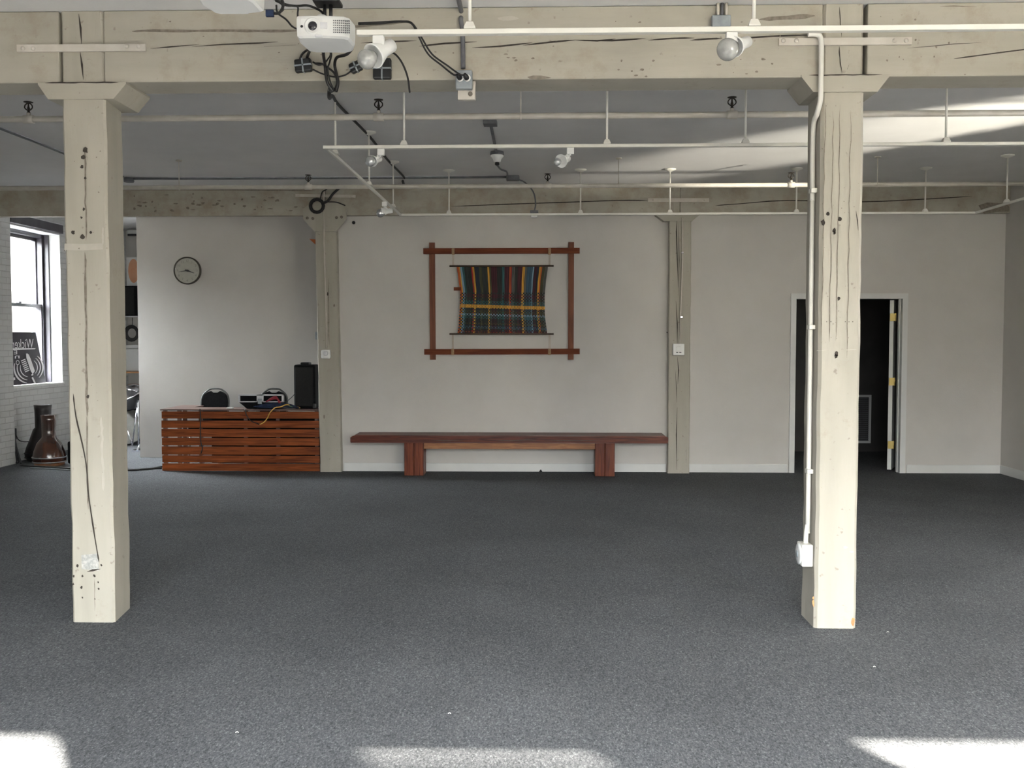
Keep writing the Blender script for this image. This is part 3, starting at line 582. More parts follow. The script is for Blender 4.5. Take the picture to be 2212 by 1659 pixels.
def lamp(label, mount, elbow, back, mouth, bulb, rb, body, kind='flood'):
    t_ = thing('spotlight', label, 'spotlight', mount, 'track spotlights')
    mount, elbow, back, mouth, bulb = map(Vector, (mount, elbow, back, mouth, bulb))
    ax = (mouth-back).normalized(); Ln = (mouth-back).length
    m_ = MB(); m_.box(mount.x-.024, mount.x+.024, mount.y-.018, mount.y+.018, mount.z-.045, mount.z-.001, b=.004); m_.tube([mount-Vector((0, 0, .04)), elbow], .011, 10, sub=1); m_.tube([elbow, back+ax*Ln*.35], .013, 10, sub=1)
    m_.build('bracket', 'plastic', t_)
    m_ = MB(); m_.lathe(back, ax, [(body*.45, -.004), (body*.62, 0), (body*.66, Ln*.45), (body*.8, Ln*.62), (body*1.12, Ln*.93), (body*1.16, Ln), (body*1.05, Ln), (body*.7, Ln*.7)], 24); m_.build('shade', 'plastic', t_)
    ba = (bulb-mouth).normalized() if (bulb-mouth).length > 1e-4 else ax
    m_ = MB(); c0_ = bulb-ax*rb*.2
    prof = [(rb*.45, -rb*1.2), (rb*.75, -rb*.75)] + [(rb*math.cos(math.radians(q_)), rb*math.sin(math.radians(q_))*.85) for q_ in range(-30, 90, 15)] + [(.001, rb*.85)]
    m_.lathe(c0_, ax, prof, 24); m_.build('bulb', 'bulb' if kind == 'flood' else 'reflector', t_)
def pz(px, py, Y): return PY(px, py, Y)
Ya = Y1_
lamp('large white spotlight beside the projector, tilted left on the near track', (PY(818, 72, Ya).x, Ya, ZT-.011), pz(822, 92, Ya), pz(846, 98, Ya+.05), pz(806, 121, Ya-.03), pz(789, 130, Ya-.045), .042, .046)
lamp('large white spotlight on the near track beside the grey junction box', (PY(1580, 65, Ya).x, Ya, ZT-.011), pz(1585, 86, Ya), pz(1615, 90, Ya+.07), pz(1586, 101, Ya-.0), pz(1569, 108, Ya-.05), .047, .038)
Yb_ = Y2_
lamp('small white spotlight with round silvered bulb, left one on the middle track', (PY(823, 320, Yb_).x, Yb_, ZT-.011), pz(818, 337, Yb_), pz(820, 343, Yb_+.06), pz(804, 348, Yb_-.01), pz(798, 349, Yb_-.03), .036, .034, 'r')
lamp('small white open spotlight on the middle track above the wall hanging', (PY(1232, 320, Yb_).x, Yb_, ZT-.011), pz(1228, 335, Yb_), pz(1226, 342, Yb_+.07), pz(1212, 348, Yb_), pz(1203, 350, Yb_-.02), .026, .040, 'r')
Yd = PZ(829, 433, ZT).y
lamp('white tubular spotlight on the slanting track in front of the back beam', (XD, Yd, ZT-.011), pz(830, 446, Yd), pz(847, 455, Yd+.02), pz(824, 458, Yd), pz(819, 461, Yd-.01), .040, .036, 'r')
# --- conduits, boxes and cables on the ceiling
zc = ZC-.014
def run(name, label, cat, pts, r, matn='greyline', sub=1, group=None): return tag(MB().tube(pts, r, 10, sub=sub).build(name, matn), label, cat, group)
xq = PZ(0, 277, zc).x
run('conduit', 'dark conduit along the ceiling at far left, going towards the back beam', 'conduit', [(xq, 6.0, zc), (xq, 10.35, zc)], .012)
jb = thing('conduit', 'grey conduit crossing the ceiling in front of the back beam', 'conduit', (xq, 10.5, zc-.01))
Yc = 10.5
MB().tube([(xq, Yc, zc), (PZ(1100, 382, zc).x, Yc, zc)], .013, 10, sub=1).build('pipe_run', 'greyline', jb)
MB().lathe((xq, Yc, ZC-.05), (0, 0, 1), [(.05, 0), (.055, .005), (.055, .045)], 12).build('junction_box', 'greyline', jb)
xe = PZ(1108, 384, zc).x
MB().box(xe-.07, xe+.07, Yc-.05, Yc+.05, ZC-.05, ZC-.001, b=.006).build('junction_box', 'greyline', jb)
xt = -.395; yt0, yt1 = PZ(1060, 265, zc).y, PZ(1072, 328, zc).y
tt = thing('conduit', 'short grey conduit with a crossbar box leading to the white lampholder', 'conduit', (xt, yt0, zc))
MB().box(xt-.055, xt+.055, yt0-.06, yt0+.06, ZC-.035, ZC-.001, b=.004).build('junction_box', 'greyline', tt)
MB().tube([(xt, yt0, zc), (xt-.005, yt1, zc)], .013, 10, sub=1).build('pipe_run', 'greyline', tt)
lh = thing('lampholder', 'white ceramic lampholder hanging from the ceiling without a bulb', 'lampholder', (xt, yt1+.05, ZC))
MB().lathe((xt, yt1+.06, ZC-.001), (0, 0, -1), [(.062, 0), (.066, .02), (.066, .032)], 20).build('base_plate', 'greyline', lh)
MB().lathe((xt, yt1+.06, ZC-.034), (0, 0, -1), [(.060, 0), (.062, .008), (.040, .035), (.032, .060), (.026, .064)], 20).build('socket', 'plastic', lh)
MB().lathe((xt, yt1+.06, ZC-.10), (0, 0, -1), [(.020, 0), (.022, .02), (.012, .030)], 12).build('plug', 'black', lh)
run('cable', 'grey cord looping from the white lampholder to the ceiling conduit', 'cord', [(xt, yt1+.06, ZC-.125), PY(1082, 366, 9.6), PY(1095, 372, 10.0), (xe-.06, Yc-.02, ZC-.052)], .009, sub=6)
run('cable', 'thin grey cord dropping from the ceiling conduit to the back track', 'cord', [(xe+.05, Yc-.02, ZC-.04), PY(1135, 395, 10.35), PY(1152, 415, 10.2), PY(1157, 440, 10.14), PY(1154, 456, 10.12)], .008, sub=6)
fx = PY(1154, 460, Y3_).x
fb = thing('track_feed_box', 'small dark feed box clipped on the back track under a thin cord', 'electrical box', (fx, Y3_, ZT))
MB().box(fx-.042, fx+.042, Y3_-.025, Y3_+.025, ZT+.012, ZT+.040, b=.005).build('cover', 'greyline', fb)
MB().box(fx-.032, fx+.032, Y3_-.022, Y3_+.022, ZT-.034, ZT-.012, b=.004).build('adapter', 'plastic', fb)
# box and conduit on the near beam's face
YF_ = YP0-.002
xg = PY(1001, 170, YF_).x
cg = thing('conduit', 'grey conduit coming down the face of the near beam to the outlet box', 'conduit', (xg, YF_-.02, 3.0))
zt_ = PY(1001, 150, YF_).z; xk = PY(996, 30, YF_).x
MB().tube([(xg, YF_-.017, zt_), (xg-.002, YF_-.017, 3.16), (xk, YF_-.017, 3.24), (xk, YF_-.10, ZC-.016), (xk-.01, 3.2, ZC-.016)], .0125, 10, sub=5).build('pipe_run', 'greyline', cg)
ob = thing('outlet_box', 'grey outlet box on the near beam with two black plugs in it', 'electrical box', (xg, YF_, 2.95))
a0, a1 = PY(984, 192, YF_-.04), PY(1020, 151, YF_-.04)
MB().box(a0.x, a1.x, YF_-.045, YF_-.001, a0.z, a1.z, b=.006).build('housing', 'galv', ob)
for px in (994, 1009):
    q_ = PY(px, 168, YF_-.05); MB().lathe(q_+Vector((0, .004, 0)), (0, -1, 0), [(.019, 0), (.019, .004), (.012, .006)], 14).build('socket', 'plastic', ob)
bp_ = thing('switch_plate', 'small pale box hanging under the grey outlet box', 'electrical box', (xg, YF_+.03, 2.86))
a0, a1 = PY(989, 216, YF_+.02), PY(1027, 195, YF_+.02)
MB().box(a0.x, a1.x, YF_+.012, YF_+.05, a0.z, 2.928, b=.004).build('housing', 'pipe', bp_)
q_ = PY(1016, 203, YF_+.01); MB().lathe(q_, (0, -1, 0), [(.012, -.004), (.012, .004), (.008, .006)], 10).build('knockout', 'softcrack', bp_)
# second box above the near track, with three short conduits
b2 = thing('junction_box', 'blue-grey junction box high on the near beam with short conduits above it', 'electrical box', (PY(1558, 45, YF_).x, YF_, 3.2))
a0, a1 = PY(1538, 57, YF_-.04), PY(1579, 32, YF_-.04)
MB().box(a0.x, a1.x, YF_-.045, YF_-.001, a0.z, a1.z, b=.005).build('housing', 'galv', b2)
for px in (1551, 1560, 1569):
    x_ = PY(px, 30, YF_-.02).x; MB().tube([(x_, YF_-.02, a1.z-.002), (x_, YF_-.02, ZC-.001)], .008, 8, sub=1).build('conduit_stub', 'pipe' if px != 1560 else 'greyline', b2)
# plugs and black cables to the near outlet
def pc(label, pts, r, name='cable', mt='cable', group=None, sub=6, cat='cable'): return tag(MB().tube(pts, r, 8, sub=sub).build(name, mt), label, cat, group)
for px, off, lab in ((993, 0, 'lower of two black cables swooping from the projector to the grey outlet box'), (1008, 6, 'upper of two black cables swooping from the projector to the grey outlet box')):
    t_ = thing('cable', lab, 'cable', PY(px, 168, YF_-.06))
    e_ = PY(px, 168, YF_-.06)
    MB().lathe(e_+Vector((0, .012, 0)), (-.3, -1, .5), [(.014, 0), (.014, .015), (.007, .035)], 12).build('plug', 'black', t_)
    MB().tube([PY(775, 52-off*.3, 4.62), PY(820, 51-off*.5, 4.8), PY(868, 47-off*.2, 5.0), PY(890, 52-off*.3, 5.08), PY(905+off*.8, 80, 5.08), PY(925+off*1.4, 117, 5.1), PY(955+off*2, 142, 5.12), PY(px-14, 161, 5.12), e_+Vector((-.01, -.022, .012))], .0045, 8, sub=7).build('lead', 'cable', t_)
# --- projectors
def projector(label, W, D, H, loc, rotz, tilt=0):
    t_ = thing('projector', label, 'projector', (0, 0, 0))
    m_ = MB(); # shell seen from below: rounded body, nose down-slope
    prof = [(-W/2, 0), (-W/2+.02, -D*.02), (0, -.012), (W/2-.02, 0), (W/2, .02), (W/2+.012, D*.5), (W/2-.012, D-.02), (W/2-.04, D), (-W/2+.04, D), (-W/2+.012, D-.02), (-W/2-.006, D*.45)]
    o0 = len(m_.v); rings = [(.90, -H*.5, .012), (.985, -H*.42, .004), (1.0, -H*.10, 0), (1.0, H*.34, 0), (.985, H*.46, .004), (.93, H*.5, .012)]
    for sc_, z_, in_ in rings:
        for x_, y_ in prof: m_.v.append(Vector((x_*sc_, D/2+(y_-D/2)*sc_, z_)))
    K = len(prof)
    for i in range(len(rings)-1):
        for k in range(K): m_.face([o0+i*K+k, o0+i*K+(k+1) % K, o0+(i+1)*K+(k+1) % K, o0+(i+1)*K+k], 0)
    m_.face([o0+k for k in range(K)][::-1]); m_.face([o0+(len(rings)-1)*K+k for k in range(K)])
    m_.build('shell', 'plastic', t_, local=True)
    ln = MB(); lx = -W*.19
    ln.lathe((lx, .004, H*.02), (0, -1, 0), [(.040, 0), (.038, .012), (.033, .016), (.024, .010), (.022, .004)], 28); lo = ln.build('lens_ring', 'plastic', t_, local=True)
    MB().lathe((lx, -.004, H*.02), (0, -1, 0), [(.023, 0), (.020, .006), (.012, .010), (.001, .011)], 24).build('lens', 'lens', lo, local=True)
    gr = MB()
    for i in range(9):
        for j in range(6): gr.box(W*.20+i*.0085, W*.20+i*.0085+.005, -.008, .004, -H*.28+j*H*.105, -H*.28+j*H*.105+.004)
    gr.build('vent_grille', 'greyline', t_, local=True)
    MB().box(-.02+W*.04, .012+W*.04, -.013, 0, -H*.12, H*.18, b=.002).build('sensor_window', 'silver', t_, local=True)
    MB().lathe((-W*.40, -.002, 0), (0, -1, 0), [(.007, 0), (.006, .004)], 12).build('receiver', 'black', t_, local=True)
    MB().box(-.035, .0, -.010, .004, -H*.48, -H*.36, b=.003).build('foot_button', 'silver', t_, local=True)
    MB().lathe((-.01, .03, H*.5), (0, 0, 1), [(.022, -.004), (.02, .010)], 14).build('focus_knob', 'plastic', t_, local=True)
    t_.location = loc; t_.rotation_euler = (tilt, 0, rotz); return t_
pj = PY(700, 58, 4.42)
projector('white projector hung under the black ceiling mount, lens facing the room', .235, .235, .098, (pj.x-.005, 4.42, pj.z), math.radians(3))
pj2 = PY(522, 14, 4.12)
p2 = projector('white projector at the top edge of view with a blue plug at its side', .215, .22, .098, (pj2.x, 4.10, pj2.z+.01), math.radians(172), math.radians(3))
q_ = PY(583, 29, 4.05)
vg = thing('video_cable', 'black video cable with a blue plug at the side of the left projector', 'cable', q_)
MB().obox(q_, (.016, 0, 0), (0, .008, 0), (0, 0, .013)).build('connector', 'blue', vg)
MB().tube([q_+Vector((.015, 0, 0)), PY(604, 27, 4.08), PY(612, 10, 4.1), PY(605, -6, 4.1), PY(590, -20, 4.1)], .006, 8).build('lead', 'cable', vg)
mt = thing('projector_mount', 'black ceiling mount plate and column holding the projector', 'projector mount', (PY(708, 0, 4.5).x, 4.52, ZC))
xm = PY(708, 10, 4.52).x
MB().box(xm-.06, xm+.06, 4.47, 4.57, PY(708, 8, 4.47).z+.012, PY(708, 8, 4.47).z+.03, b=.004).build('plate', 'black', mt)
MB().tube([(xm, 4.52, PY(708, 8, 4.47).z+.02), (xm, 4.52, ZC-.001)], .02, 12, sub=1).build('column', 'black', mt)
for dx in (-.014, .014): MB().tube([(xm+dx, 4.52, PY(708, 8, 4.47).z+.02), (xm+dx, 4.52, pj.z+.046)], .008, 8, sub=1).build('rod', 'black', mt)
m_ = MB(); zb_ = pj.z+.055; m_.box(xm-.085, xm+.09, 4.49, 4.54, zb_-.004, zb_+.004, b=.001); m_.tube([(xm-.08, 4.5, zb_), (xm-.08, 4.5, zb_-.012)], .004, 6, sub=1); m_.tube([(xm+.085, 4.5, zb_), (xm+.085, 4.5, zb_-.012)], .004, 6, sub=1); m_.build('arm', 'black', mt)
# cables between the projectors
pc('black cable arching from the left projector to the ceiling mount', [PY(590, -8, 4.2), PY(612, 8, 4.3), PY(640, 13, 4.4), PY(665, 12, 4.45), PY(690, 22, 4.5), PY(700, 32, 4.55)], .0055)
pc('black cable hanging in a loop left of the ceiling mount', [PY(596, 2, 4.2), PY(618, 12, 4.3), PY(642, 14, 4.4), PY(643, 30, 4.42), PY(643, 45, 4.44)], .0042)
pc('thin black cable dipping behind the projector from the left one', [PY(597, 12, 4.2), PY(600, 28, 4.3), PY(618, 42, 4.4), PY(630, 56, 4.48), PY(640, 62, 4.55)], .0042)
pc('black cable curving under the top edge between both projectors', [PY(585, -4, 4.15), PY(604, 4, 4.2), PY(612, 20, 4.22), PY(602, 28, 4.2)], .0038)
# power adapters taped to the near beam
def adapter(label, px, py, wpx, hpx, rot=0):
    Y = YF_-.001; c_ = PY(px, py, Y); k = Y/FPX; t_ = thing('power_adapter', label, 'power adapter', c_+Vector((0, 0, -hpx*k/2)))
    ux = Vector((math.cos(rot), 0, math.sin(rot))); uz = Vector((-math.sin(rot), 0, math.cos(rot)))
    m_ = MB(); m_.box(-wpx*k/2, wpx*k/2, -.036, 0, -hpx*k/2, hpx*k/2, b=.009); M3 = Matrix((ux, (0, 1, 0), uz)).transposed()
    m_.v = [c_+M3 @ v for v in m_.v]; m_.build('body', 'black', t_)
    s_ = MB(); s_.box(-wpx*k/2-.001, wpx*k/2+.001, -.0385, 0, -.004, .004); s_.box(-.004, .004, -.0385, 0, -hpx*k/2-.001, hpx*k/2+.001); s_.v = [c_+M3 @ v for v in s_.v]; s_.build('tie_strap', 'galv', t_)
    return t_
adapter('black power adapter with crossed grey ties, lower right of the big spotlight', 827, 151, 39, 44)
adapter('black power adapter bundled with grey ties at the left of the hanging cables', 657, 144, 36, 28, math.radians(6))
adapter('small black adapter half hidden behind the big spotlight bulb', 770, 147, 26, 22, math.radians(25))
Yc1 = YF_-.018
pc('loop of black lead rising from the left power adapter', [PY(646, 135, Yc1), PY(652, 118, Yc1), PY(664, 108, Yc1-.02), PY(675, 104, 4.9)], .006)
pc('second black lead rising from the left power adapter', [PY(662, 135, Yc1), PY(664, 122, Yc1), PY(668, 112, 5.1), PY(671, 104, 4.9)], .008)
pc('black lead joining the two power adapters along the beam', [PY(676, 150, Yc1), PY(698, 160, Yc1), PY(724, 166, Yc1), PY(746, 162, Yc1), PY(760, 152, Yc1)], .004)
pc('thick black cable dropping from the projector past the beam edge', [PY(698, 104, 4.75), PY(699, 122, 5.0), PY(702, 140, 5.15), PY(704, 162, 5.17), PY(708, 180, 5.17), PY(720, 198, 5.19)], .008)
pc('bent black cable from under the projector down the beam', [PY(760, 106, 4.7), PY(748, 118, 4.95), PY(728, 124, 5.1), PY(723, 140, 5.17), PY(727, 160, 5.17), PY(730, 180, 5.17), PY(726, 198, 5.19)], .008)
pc('thin black cable beside the thick one on the beam', [PY(712, 106, 4.75), PY(716, 118, 5.0), PY(712, 135, 5.15), PY(708, 150, 5.17), PY(713, 175, 5.17), PY(722, 196, 5.18)], .0045)
pc('looped black cable crossing the hanging bundle', [PY(680, 137, Yc1), PY(695, 138, Yc1-.01), PY(708, 146, Yc1-.01), PY(722, 158, Yc1-.012), PY(728, 178, Yc1-.01), PY(721, 197, Yc1)], .0055)
pc('twisted black lead between the left adapter and the bundle', [PY(676, 134, Yc1), PY(688, 140, Yc1-.014), PY(700, 137, Yc1-.016), (PY(708, 128, Yc1-.014)), PY(714, 118, 5.1), PY(712, 106, 4.8)], .0045)
pc('black cable end hanging free from the adapter below the beam', [PY(832, 128, Yc1), PY(838, 116, Yc1-.02), PY(852, 116, Yc1-.03), PY(868, 135, Yc1-.03), PY(880, 165, Yc1-.03), PY(885, 200, Yc1-.03)], .0050)
pc('long black cable running back across the ceiling from the near beam to the back beam', [PY(716, 196, 5.20), (-1.14, 5.32, 2.912), (-1.18, 5.5, 2.910), (-1.33, 6.3, 3.12), (-1.486, 7.3, ZC-.02), (-1.455, 8.4, ZC-.016), (-1.47, 9.4, ZC-.016), (-1.45, 10.3, ZC-.014), (-1.44, 10.44, ZC-.03)], .011)
pc('black cable sagging in front of the back beam', [PY(870, 391, 10.4), PY(868, 402, 10.9), PY(830, 407, 11.2), PY(790, 404, 11.25), PY(745, 402, 11.25), PY(722, 416, 11.22), PY(708, 434, 11.2), PY(698, 438, 11.2)], .014)
# cable coil at the flared back pillar
cc = thing('cable_coil', 'black coil of cable hung at the top of the flared back pillar', 'cable', PY(685, 463, 11.22))
ctr = PY(685, 445, 11.22); m_ = MB()
for k_ in range(4):
    rr_ = .066+.010*(k_ % 3); cy = -.006*k_
    m_.tube([ctr+Vector((math.cos(a_*math.pi/8)*rr_, cy, math.sin(a_*math.pi/8)*rr_*.98)) for a_ in range(16)], .009, 8, sub=1, closed=True)
m_.build('coil', 'cable', cc)
MB().tube([PY(696, 437, 11.2), PY(712, 436, 11.21), PY(728, 437, 11.22), PY(746, 444, 11.24)], .006, 8).build('tail', 'cable', cc)
MB().tube([PY(692, 430, 11.2), PY(696, 415, 11.22), PY(704, 410, 11.24), PY(712, 404, 11.24)], .007, 8).build('tail', 'cable', cc)
# conduits and boxes on the pillars
def vconduit(label, pts, r, m='pipe', group=None): return tag(MB().tube(pts, r, 10, sub=1).build('conduit', m), label, 'conduit', group)
vconduit('painted conduit down the face of the flared back pillar', [PY(700, 400, YG-.012), PY(700, 520, YG-.012), PY(704, 640, YQ-.02), PY(706, 752, YQ-.02)], .009)
sb = thing('round_box', 'white rounded outlet box on the flared back pillar', 'electrical box', PY(706, 776, YQ-.004))
c_ = PY(706, 765, YQ-.006); MB().box(c_.x-.055, c_.x+.052, c_.y-.06, c_.y, c_.z-.052, c_.z+.052, b=.016).build('housing', 'plastic', sb); MB().lathe(c_+Vector((-.002, -.058, .01)), (0, -1, 0), [(.030, 0), (.028, .01), (.01, .012)], 16).build('cover', 'silver', sb)
vconduit('thin grey conduit down the split back pillar', [PY(1474, 470, YQ-.016), PY(1474, 560, YQ-.016), PY(1470, 680, YQ-.016), PY(1469, 745, YQ-.016)], .008)
for i_, (px, py) in enumerate(((1474, 546), (1472, 685))):
    c_ = PY(px, py, YQ-.014); tag(MB().box(c_.x-.014, c_.x+.014, c_.y-.014, c_.y+.008, c_.z-.010, c_.z+.010, b=.003).build('conduit_clip', 'chrome'), ('shiny upper clip' if i_ == 0 else 'shiny lower clip')+' holding the thin conduit on the split back pillar', 'clip')
tb = thing('wall_thermostat', 'white square control box with two dark slots on the split back pillar', 'thermostat', PY(1465, 768, YQ-.004))
c_ = PY(1465, 755, YQ-.006); MB().box(c_.x-.066, c_.x+.066, c_.y-.045, c_.y, c_.z-.068, c_.z+.068, b=.008).build('housing', 'plastic', tb)
for dx in (-.018, .018): MB().box(c_.x+dx-.012, c_.x+dx+.012, c_.y-.048, c_.y-.044, c_.z-.038, c_.z-.028).build('slot', 'black', tb)
MB().box(c_.x-.03, c_.x+.02, c_.y-.052, c_.y-.044, c_.z-.012, c_.z+.035, b=.003).build('cover', 'plastic', tb)
c_ = PY(680, 725, YQ+.06); tag(MB().box(-2.63, -2.585, YQ+.03, YQ+.11, c_.z-.045, c_.z+.045, b=.006).build('outlet_box', 'galv'), 'small grey box on the left side of the flared back pillar', 'electrical box')
a_, b_, d_ = PY(668, 516, YQ+.1), PY(681, 517, YQ+.1), PY(681, 528, YQ+.1)
tag(MB().prism([a_, b_, d_], (0, .015, 0)).build('pennant', 'orange'), 'small orange triangular pennant beside the flared back pillar', 'pennant')
c_ = PY(764, 481, YB-.001); tag(MB().lathe(c_, (0, -1, 0), [(.020, 0), (.019, .012), (.001, .018)], 14).build('wall_hook', 'black'), 'small round black knob high on the wall by the flared back pillar', 'hook')
# conduit and outlet on the right front pillar
XS = 1.484
rc = thing('conduit', 'white bent conduit running down the left side of the right front pillar', 'conduit', (XS-.02, YP0+.1, .5))
ys = YP0+.09
MB().tube([PY(1745, 74, YP0-.045), PY(1762, 74, YP0-.045), PY(1773, 84, YP0-.04), PY(1774, 130, YP0-.034), PY(1773, 190, YP0-.034), PY(1772, 218, YP0-.03), PY(1765, 245, YP0+.0), (XS-.018, ys, PX(1752, 290, XS).z), (XS-.018, ys, 2.3)], .0135, 12, sub=7).build('bend', 'white', rc)
MB().tube([(XS-.018, ys, 2.31), (XS-.018, ys, .64), (XS-.019, ys+.0, .56), (XS-.026, ys, .50), (XS-.028, ys, .44)], .0130, 12, sub=4).build('pipe_run', 'white', rc)
for z_ in (.84, 1.62, 2.35): MB().box(XS-.034, XS-.0015, ys-.035, ys+.018, z_-.012, z_+.012, b=.003).build('clip', 'white', rc)
so_ = thing('outlet_box', 'white outlet box low on the left side of the right front pillar', 'electrical box', (XS-.03, ys, .32))
MB().box(XS-.062, XS-.002, ys-.055, ys+.055, .325, .445, b=.006).build('housing', 'white', so_)
MB().lathe((XS-.062, ys, .385), (-1, 0, 0), [(.058, 0), (.058, .006), (.045, .010), (.02, .012)], 20).build('cover_plate', 'plastic', so_)
MB().lathe((XS-.070, ys, .385), (-1, 0, 0), [(.020, 0), (.019, .008), (.008, .009)], 16).build('socket', 'galv', so_)
#@@FURNITURE
# --- bench
YN0, YN1 = 11.02, 11.36
bn = thing('bench', 'long red-brown wooden bench on two post legs against the wall', 'bench', (-.45, 11.2, 0))
a_, b_, c_, d_ = PY(757, 950, YN0), PY(1443, 950, YN0), PY(770, 940, YN0), PY(1437, 941, YN0)
zt, zb = PY(1000, 940, YN0).z, PY(1000, 957, YN0).z
m_ = MB(); m_.hexa([(a_.x, YN0, zb), (b_.x, YN0, zb), (b_.x-.01, YN1, zb), (a_.x+.01, YN1, zb), (a_.x+.045, YN0+.012, zt), (b_.x-.03, YN0+.012, zt), (b_.x-.03, YN1, zt), (a_.x+.045, YN1, zt)]); m_.v[4].z = m_.v[5].z = zt-.004
m_.prism([(a_.x, YN0-.006, zb+.006), (b_.x, YN0-.006, zb+.006), (b_.x+.002, YN0-.006, zt-.022), (b_.x-.02, YN0-.006, zt-.010), (a_.x+.03, YN0-.006, zt-.010), (a_.x, YN0-.006, zt-.030)], (0, .02, 0))
for pts in ([(930, 950), (960, 952), (1000, 951)], [(1060, 950), (1100, 952), (1140, 950), (1160, 952)], [(1180, 951), (1240, 952), (1300, 951)], [(1330, 950), (1400, 952)], [(820, 949), (870, 952)]): m_.ribbon([PY(x, y, YN0-.0075) for x, y in pts], .010, NF, 1)
m_.build('seat', ['bench', 'dowel'], bn)
for p0, p1 in ((873, 915), (1285, 1327)):
    x0, x1 = PZ(p0, 1028).x, PZ(p1, 1028).x; w_ = (x1-x0)
    m_ = MB(); m_.box(x0, x0+w_*.5-.002, YN0+.02, YN0+.26, 0.001, zb, b=.004); m_.box(x0+w_*.5+.002, x1, YN0+.018, YN0+.262, .001, zb, b=.004); m_.build('leg', 'bench_leg', bn)
z0, z1 = PY(1000, 971, YN0).z, zb
MB().box(PZ(915, 1028).x, PZ(1285, 1028).x, YN0+.05, YN0+.09, z0, z1-.001, b=.002).build('stretcher', 'bench_rail', bn)
# --- framed weaving
YW = YB
wh = thing('wall_hanging', 'brown wooden loom frame with a striped multicolour weaving tied inside', 'wall hanging', (PY(1082, 650, YW).x, YW, PY(1082, 778, YW).z))
def bar(p0, p1, wpx, y0, y1, nm, mt_, par, horiz):
    a, b = PY(*p0, YW-.03), PY(*p1, YW-.03); h = wpx*YW/FPX/2; m_ = MB()
    ex = Vector((0, 0, h)) if horiz else Vector((h, 0, 0))
    d = (b-a); c = (a+b)/2; c.y = (y0+y1)/2
    m_.obox(c, d/2, Vector((0, (y1-y0)/2, 0)), ex); return m_.build(nm, mt_, par)
bar((915, 543), (1252, 542), 12, YW-.062, YW-.034, 'crossbar', 'frame', wh, True)
bar((917, 760), (1252, 759), 12, YW-.062, YW-.034, 'crossbar', 'frame', wh, True)
bar((933, 524), (935, 777), 12, YW-.032, YW-.003, 'upright', 'frame_v', wh, False)
bar((1234, 523), (1233, 777), 12, YW-.032, YW-.003, 'upright', 'frame_v', wh, False)
YT = YW-.05
for y_ in (575, 721.5):
    MB().tube([PY(971, y_, YT), PY(1196, y_-(.5 if y_ < 600 else 0), YT)], .0105, 10, sub=1).build('dowel', 'dowel', wh)
MB().obox(PY(988, 624, YT), (.042, 0, 0), (0, .008, 0), (0, 0, .019)).build('shuttle', 'frame', wh)
for x_ in (979, 1187):
    for s_, (ya, yb) in ((0, (537, 575)), (1, (766, 722))):
        m_ = MB(); xx = x_+s_*(-1 if x_ < 1000 else 0)
        for dx in (-2, 2): m_.tube([PY(xx+dx*.6, ya+(4 if s_ == 0 else -4), YT-.02), PY(xx+dx*.5, yb, YT)], .0022, 6, sub=1)
        c_ = PY(xx, ya+(6 if s_ == 0 else -6), YT); m_.box(c_.x-.017, c_.x+.017, YW-.066, YW-.030, c_.z-.036, c_.z+.036, b=.004)
        m_.build('tie_cord', 'jute', wh)
NU, NV = 48, 40; m_ = MB(); o = 0
def edge(t, pts):
    for (t0, x0), (t1, x1) in zip(pts, pts[1:]):
        if t <= t1: k = (t-t0)/(t1-t0); return x0+(x1-x0)*(k*k*(3-2*k)*.4+k*.6)
    return pts[-1][1]
LE = [(0, 986), (.18, 990), (.38, 994), (.6, 993), (.85, 991), (1, 988)]; RE_ = [(0, 1184), (.25, 1179), (.45, 1176.5), (.7, 1177), (1, 1182)]
for side in (0, 1):
    for j in range(NV+1):
        v_ = j/NV; xl, xr = edge(v_, LE), edge(v_, RE_); py = 574+(722.5-574)*v_
        for i in range(NU+1):
            u_ = i/NU; yo = (.002+.0015*math.sin(u_*40)*(1-v_)) * (-1 if side == 0 else 1)
            p = PY(xl+(xr-xl)*u_, py, YT); p.y = YT+yo; m_.uv[len(m_.v)] = (u_, v_); m_.v.append(p)
    o = side*(NU+1)*(NV+1)
    for j in range(NV):
        for i in range(NU):
            q = [o+j*(NU+1)+i, o+j*(NU+1)+i+1, o+(j+1)*(NU+1)+i+1, o+(j+1)*(NU+1)+i]; m_.face(q[::-1] if side == 0 else q, 0, True)
m_.build('weaving', 'cloth', wh)
# --- slatted desk
YK0 = 11.36
dk = thing('desk', 'desk clad in horizontal red-brown slats beside the flared back pillar', 'desk', (-3.5, YK0+.35, 0))
x0, x1 = PZ(348, 1018).x+.0, -2.59
ztop = PY(500, 884, YK0).z
rows = [(1018, 1001), (999, 984), (982, 964.5), (962, 946), (943.5, 927), (924, 908.5), (904, 889)]
for i_, (yb_, yt_) in enumerate(rows):
    zb_, zt2 = max(.004, PY(400, yb_, YK0).z), PY(400, yt_, YK0).z; j = random.uniform(-.004, .004)
    m_ = MB(); m_.box(x0+random.uniform(0, .006), x1, YK0+abs(j), YK0+.018+abs(j), zb_, zt2, b=.002); m_.build('slat', 'slat', dk)
for x_ in (x0+.035, x0+.205, x0+1.0, x1-.5, x1-.04):
    MB().box(x_-.02, x_+.02, YK0+.024, YK0+.06, .002, ztop-.018).build('post', 'desktop', dk)
m_ = MB(); m_.box(x0-.008, x1, YK0-.012, YK0+.36, ztop-.016, ztop, b=.003); m_.box(x0-.008, x0+.27, YK0+.361, YK0+.70, ztop-.016, ztop, b=.003); m_.build('top', 'desktop', dk)
for x_ in (x0+.02, x0+.22): MB().box(x_, x_+.04, YK0+.65, YK0+.69, .002, ztop-.017).build('post', 'desktop', dk)
m_ = MB(); m_.box(x0+.5, x1-.02, YK0+.30, YK0+.32, .06, ztop-.1); m_.build('back_panel', 'blackcloth', dk)
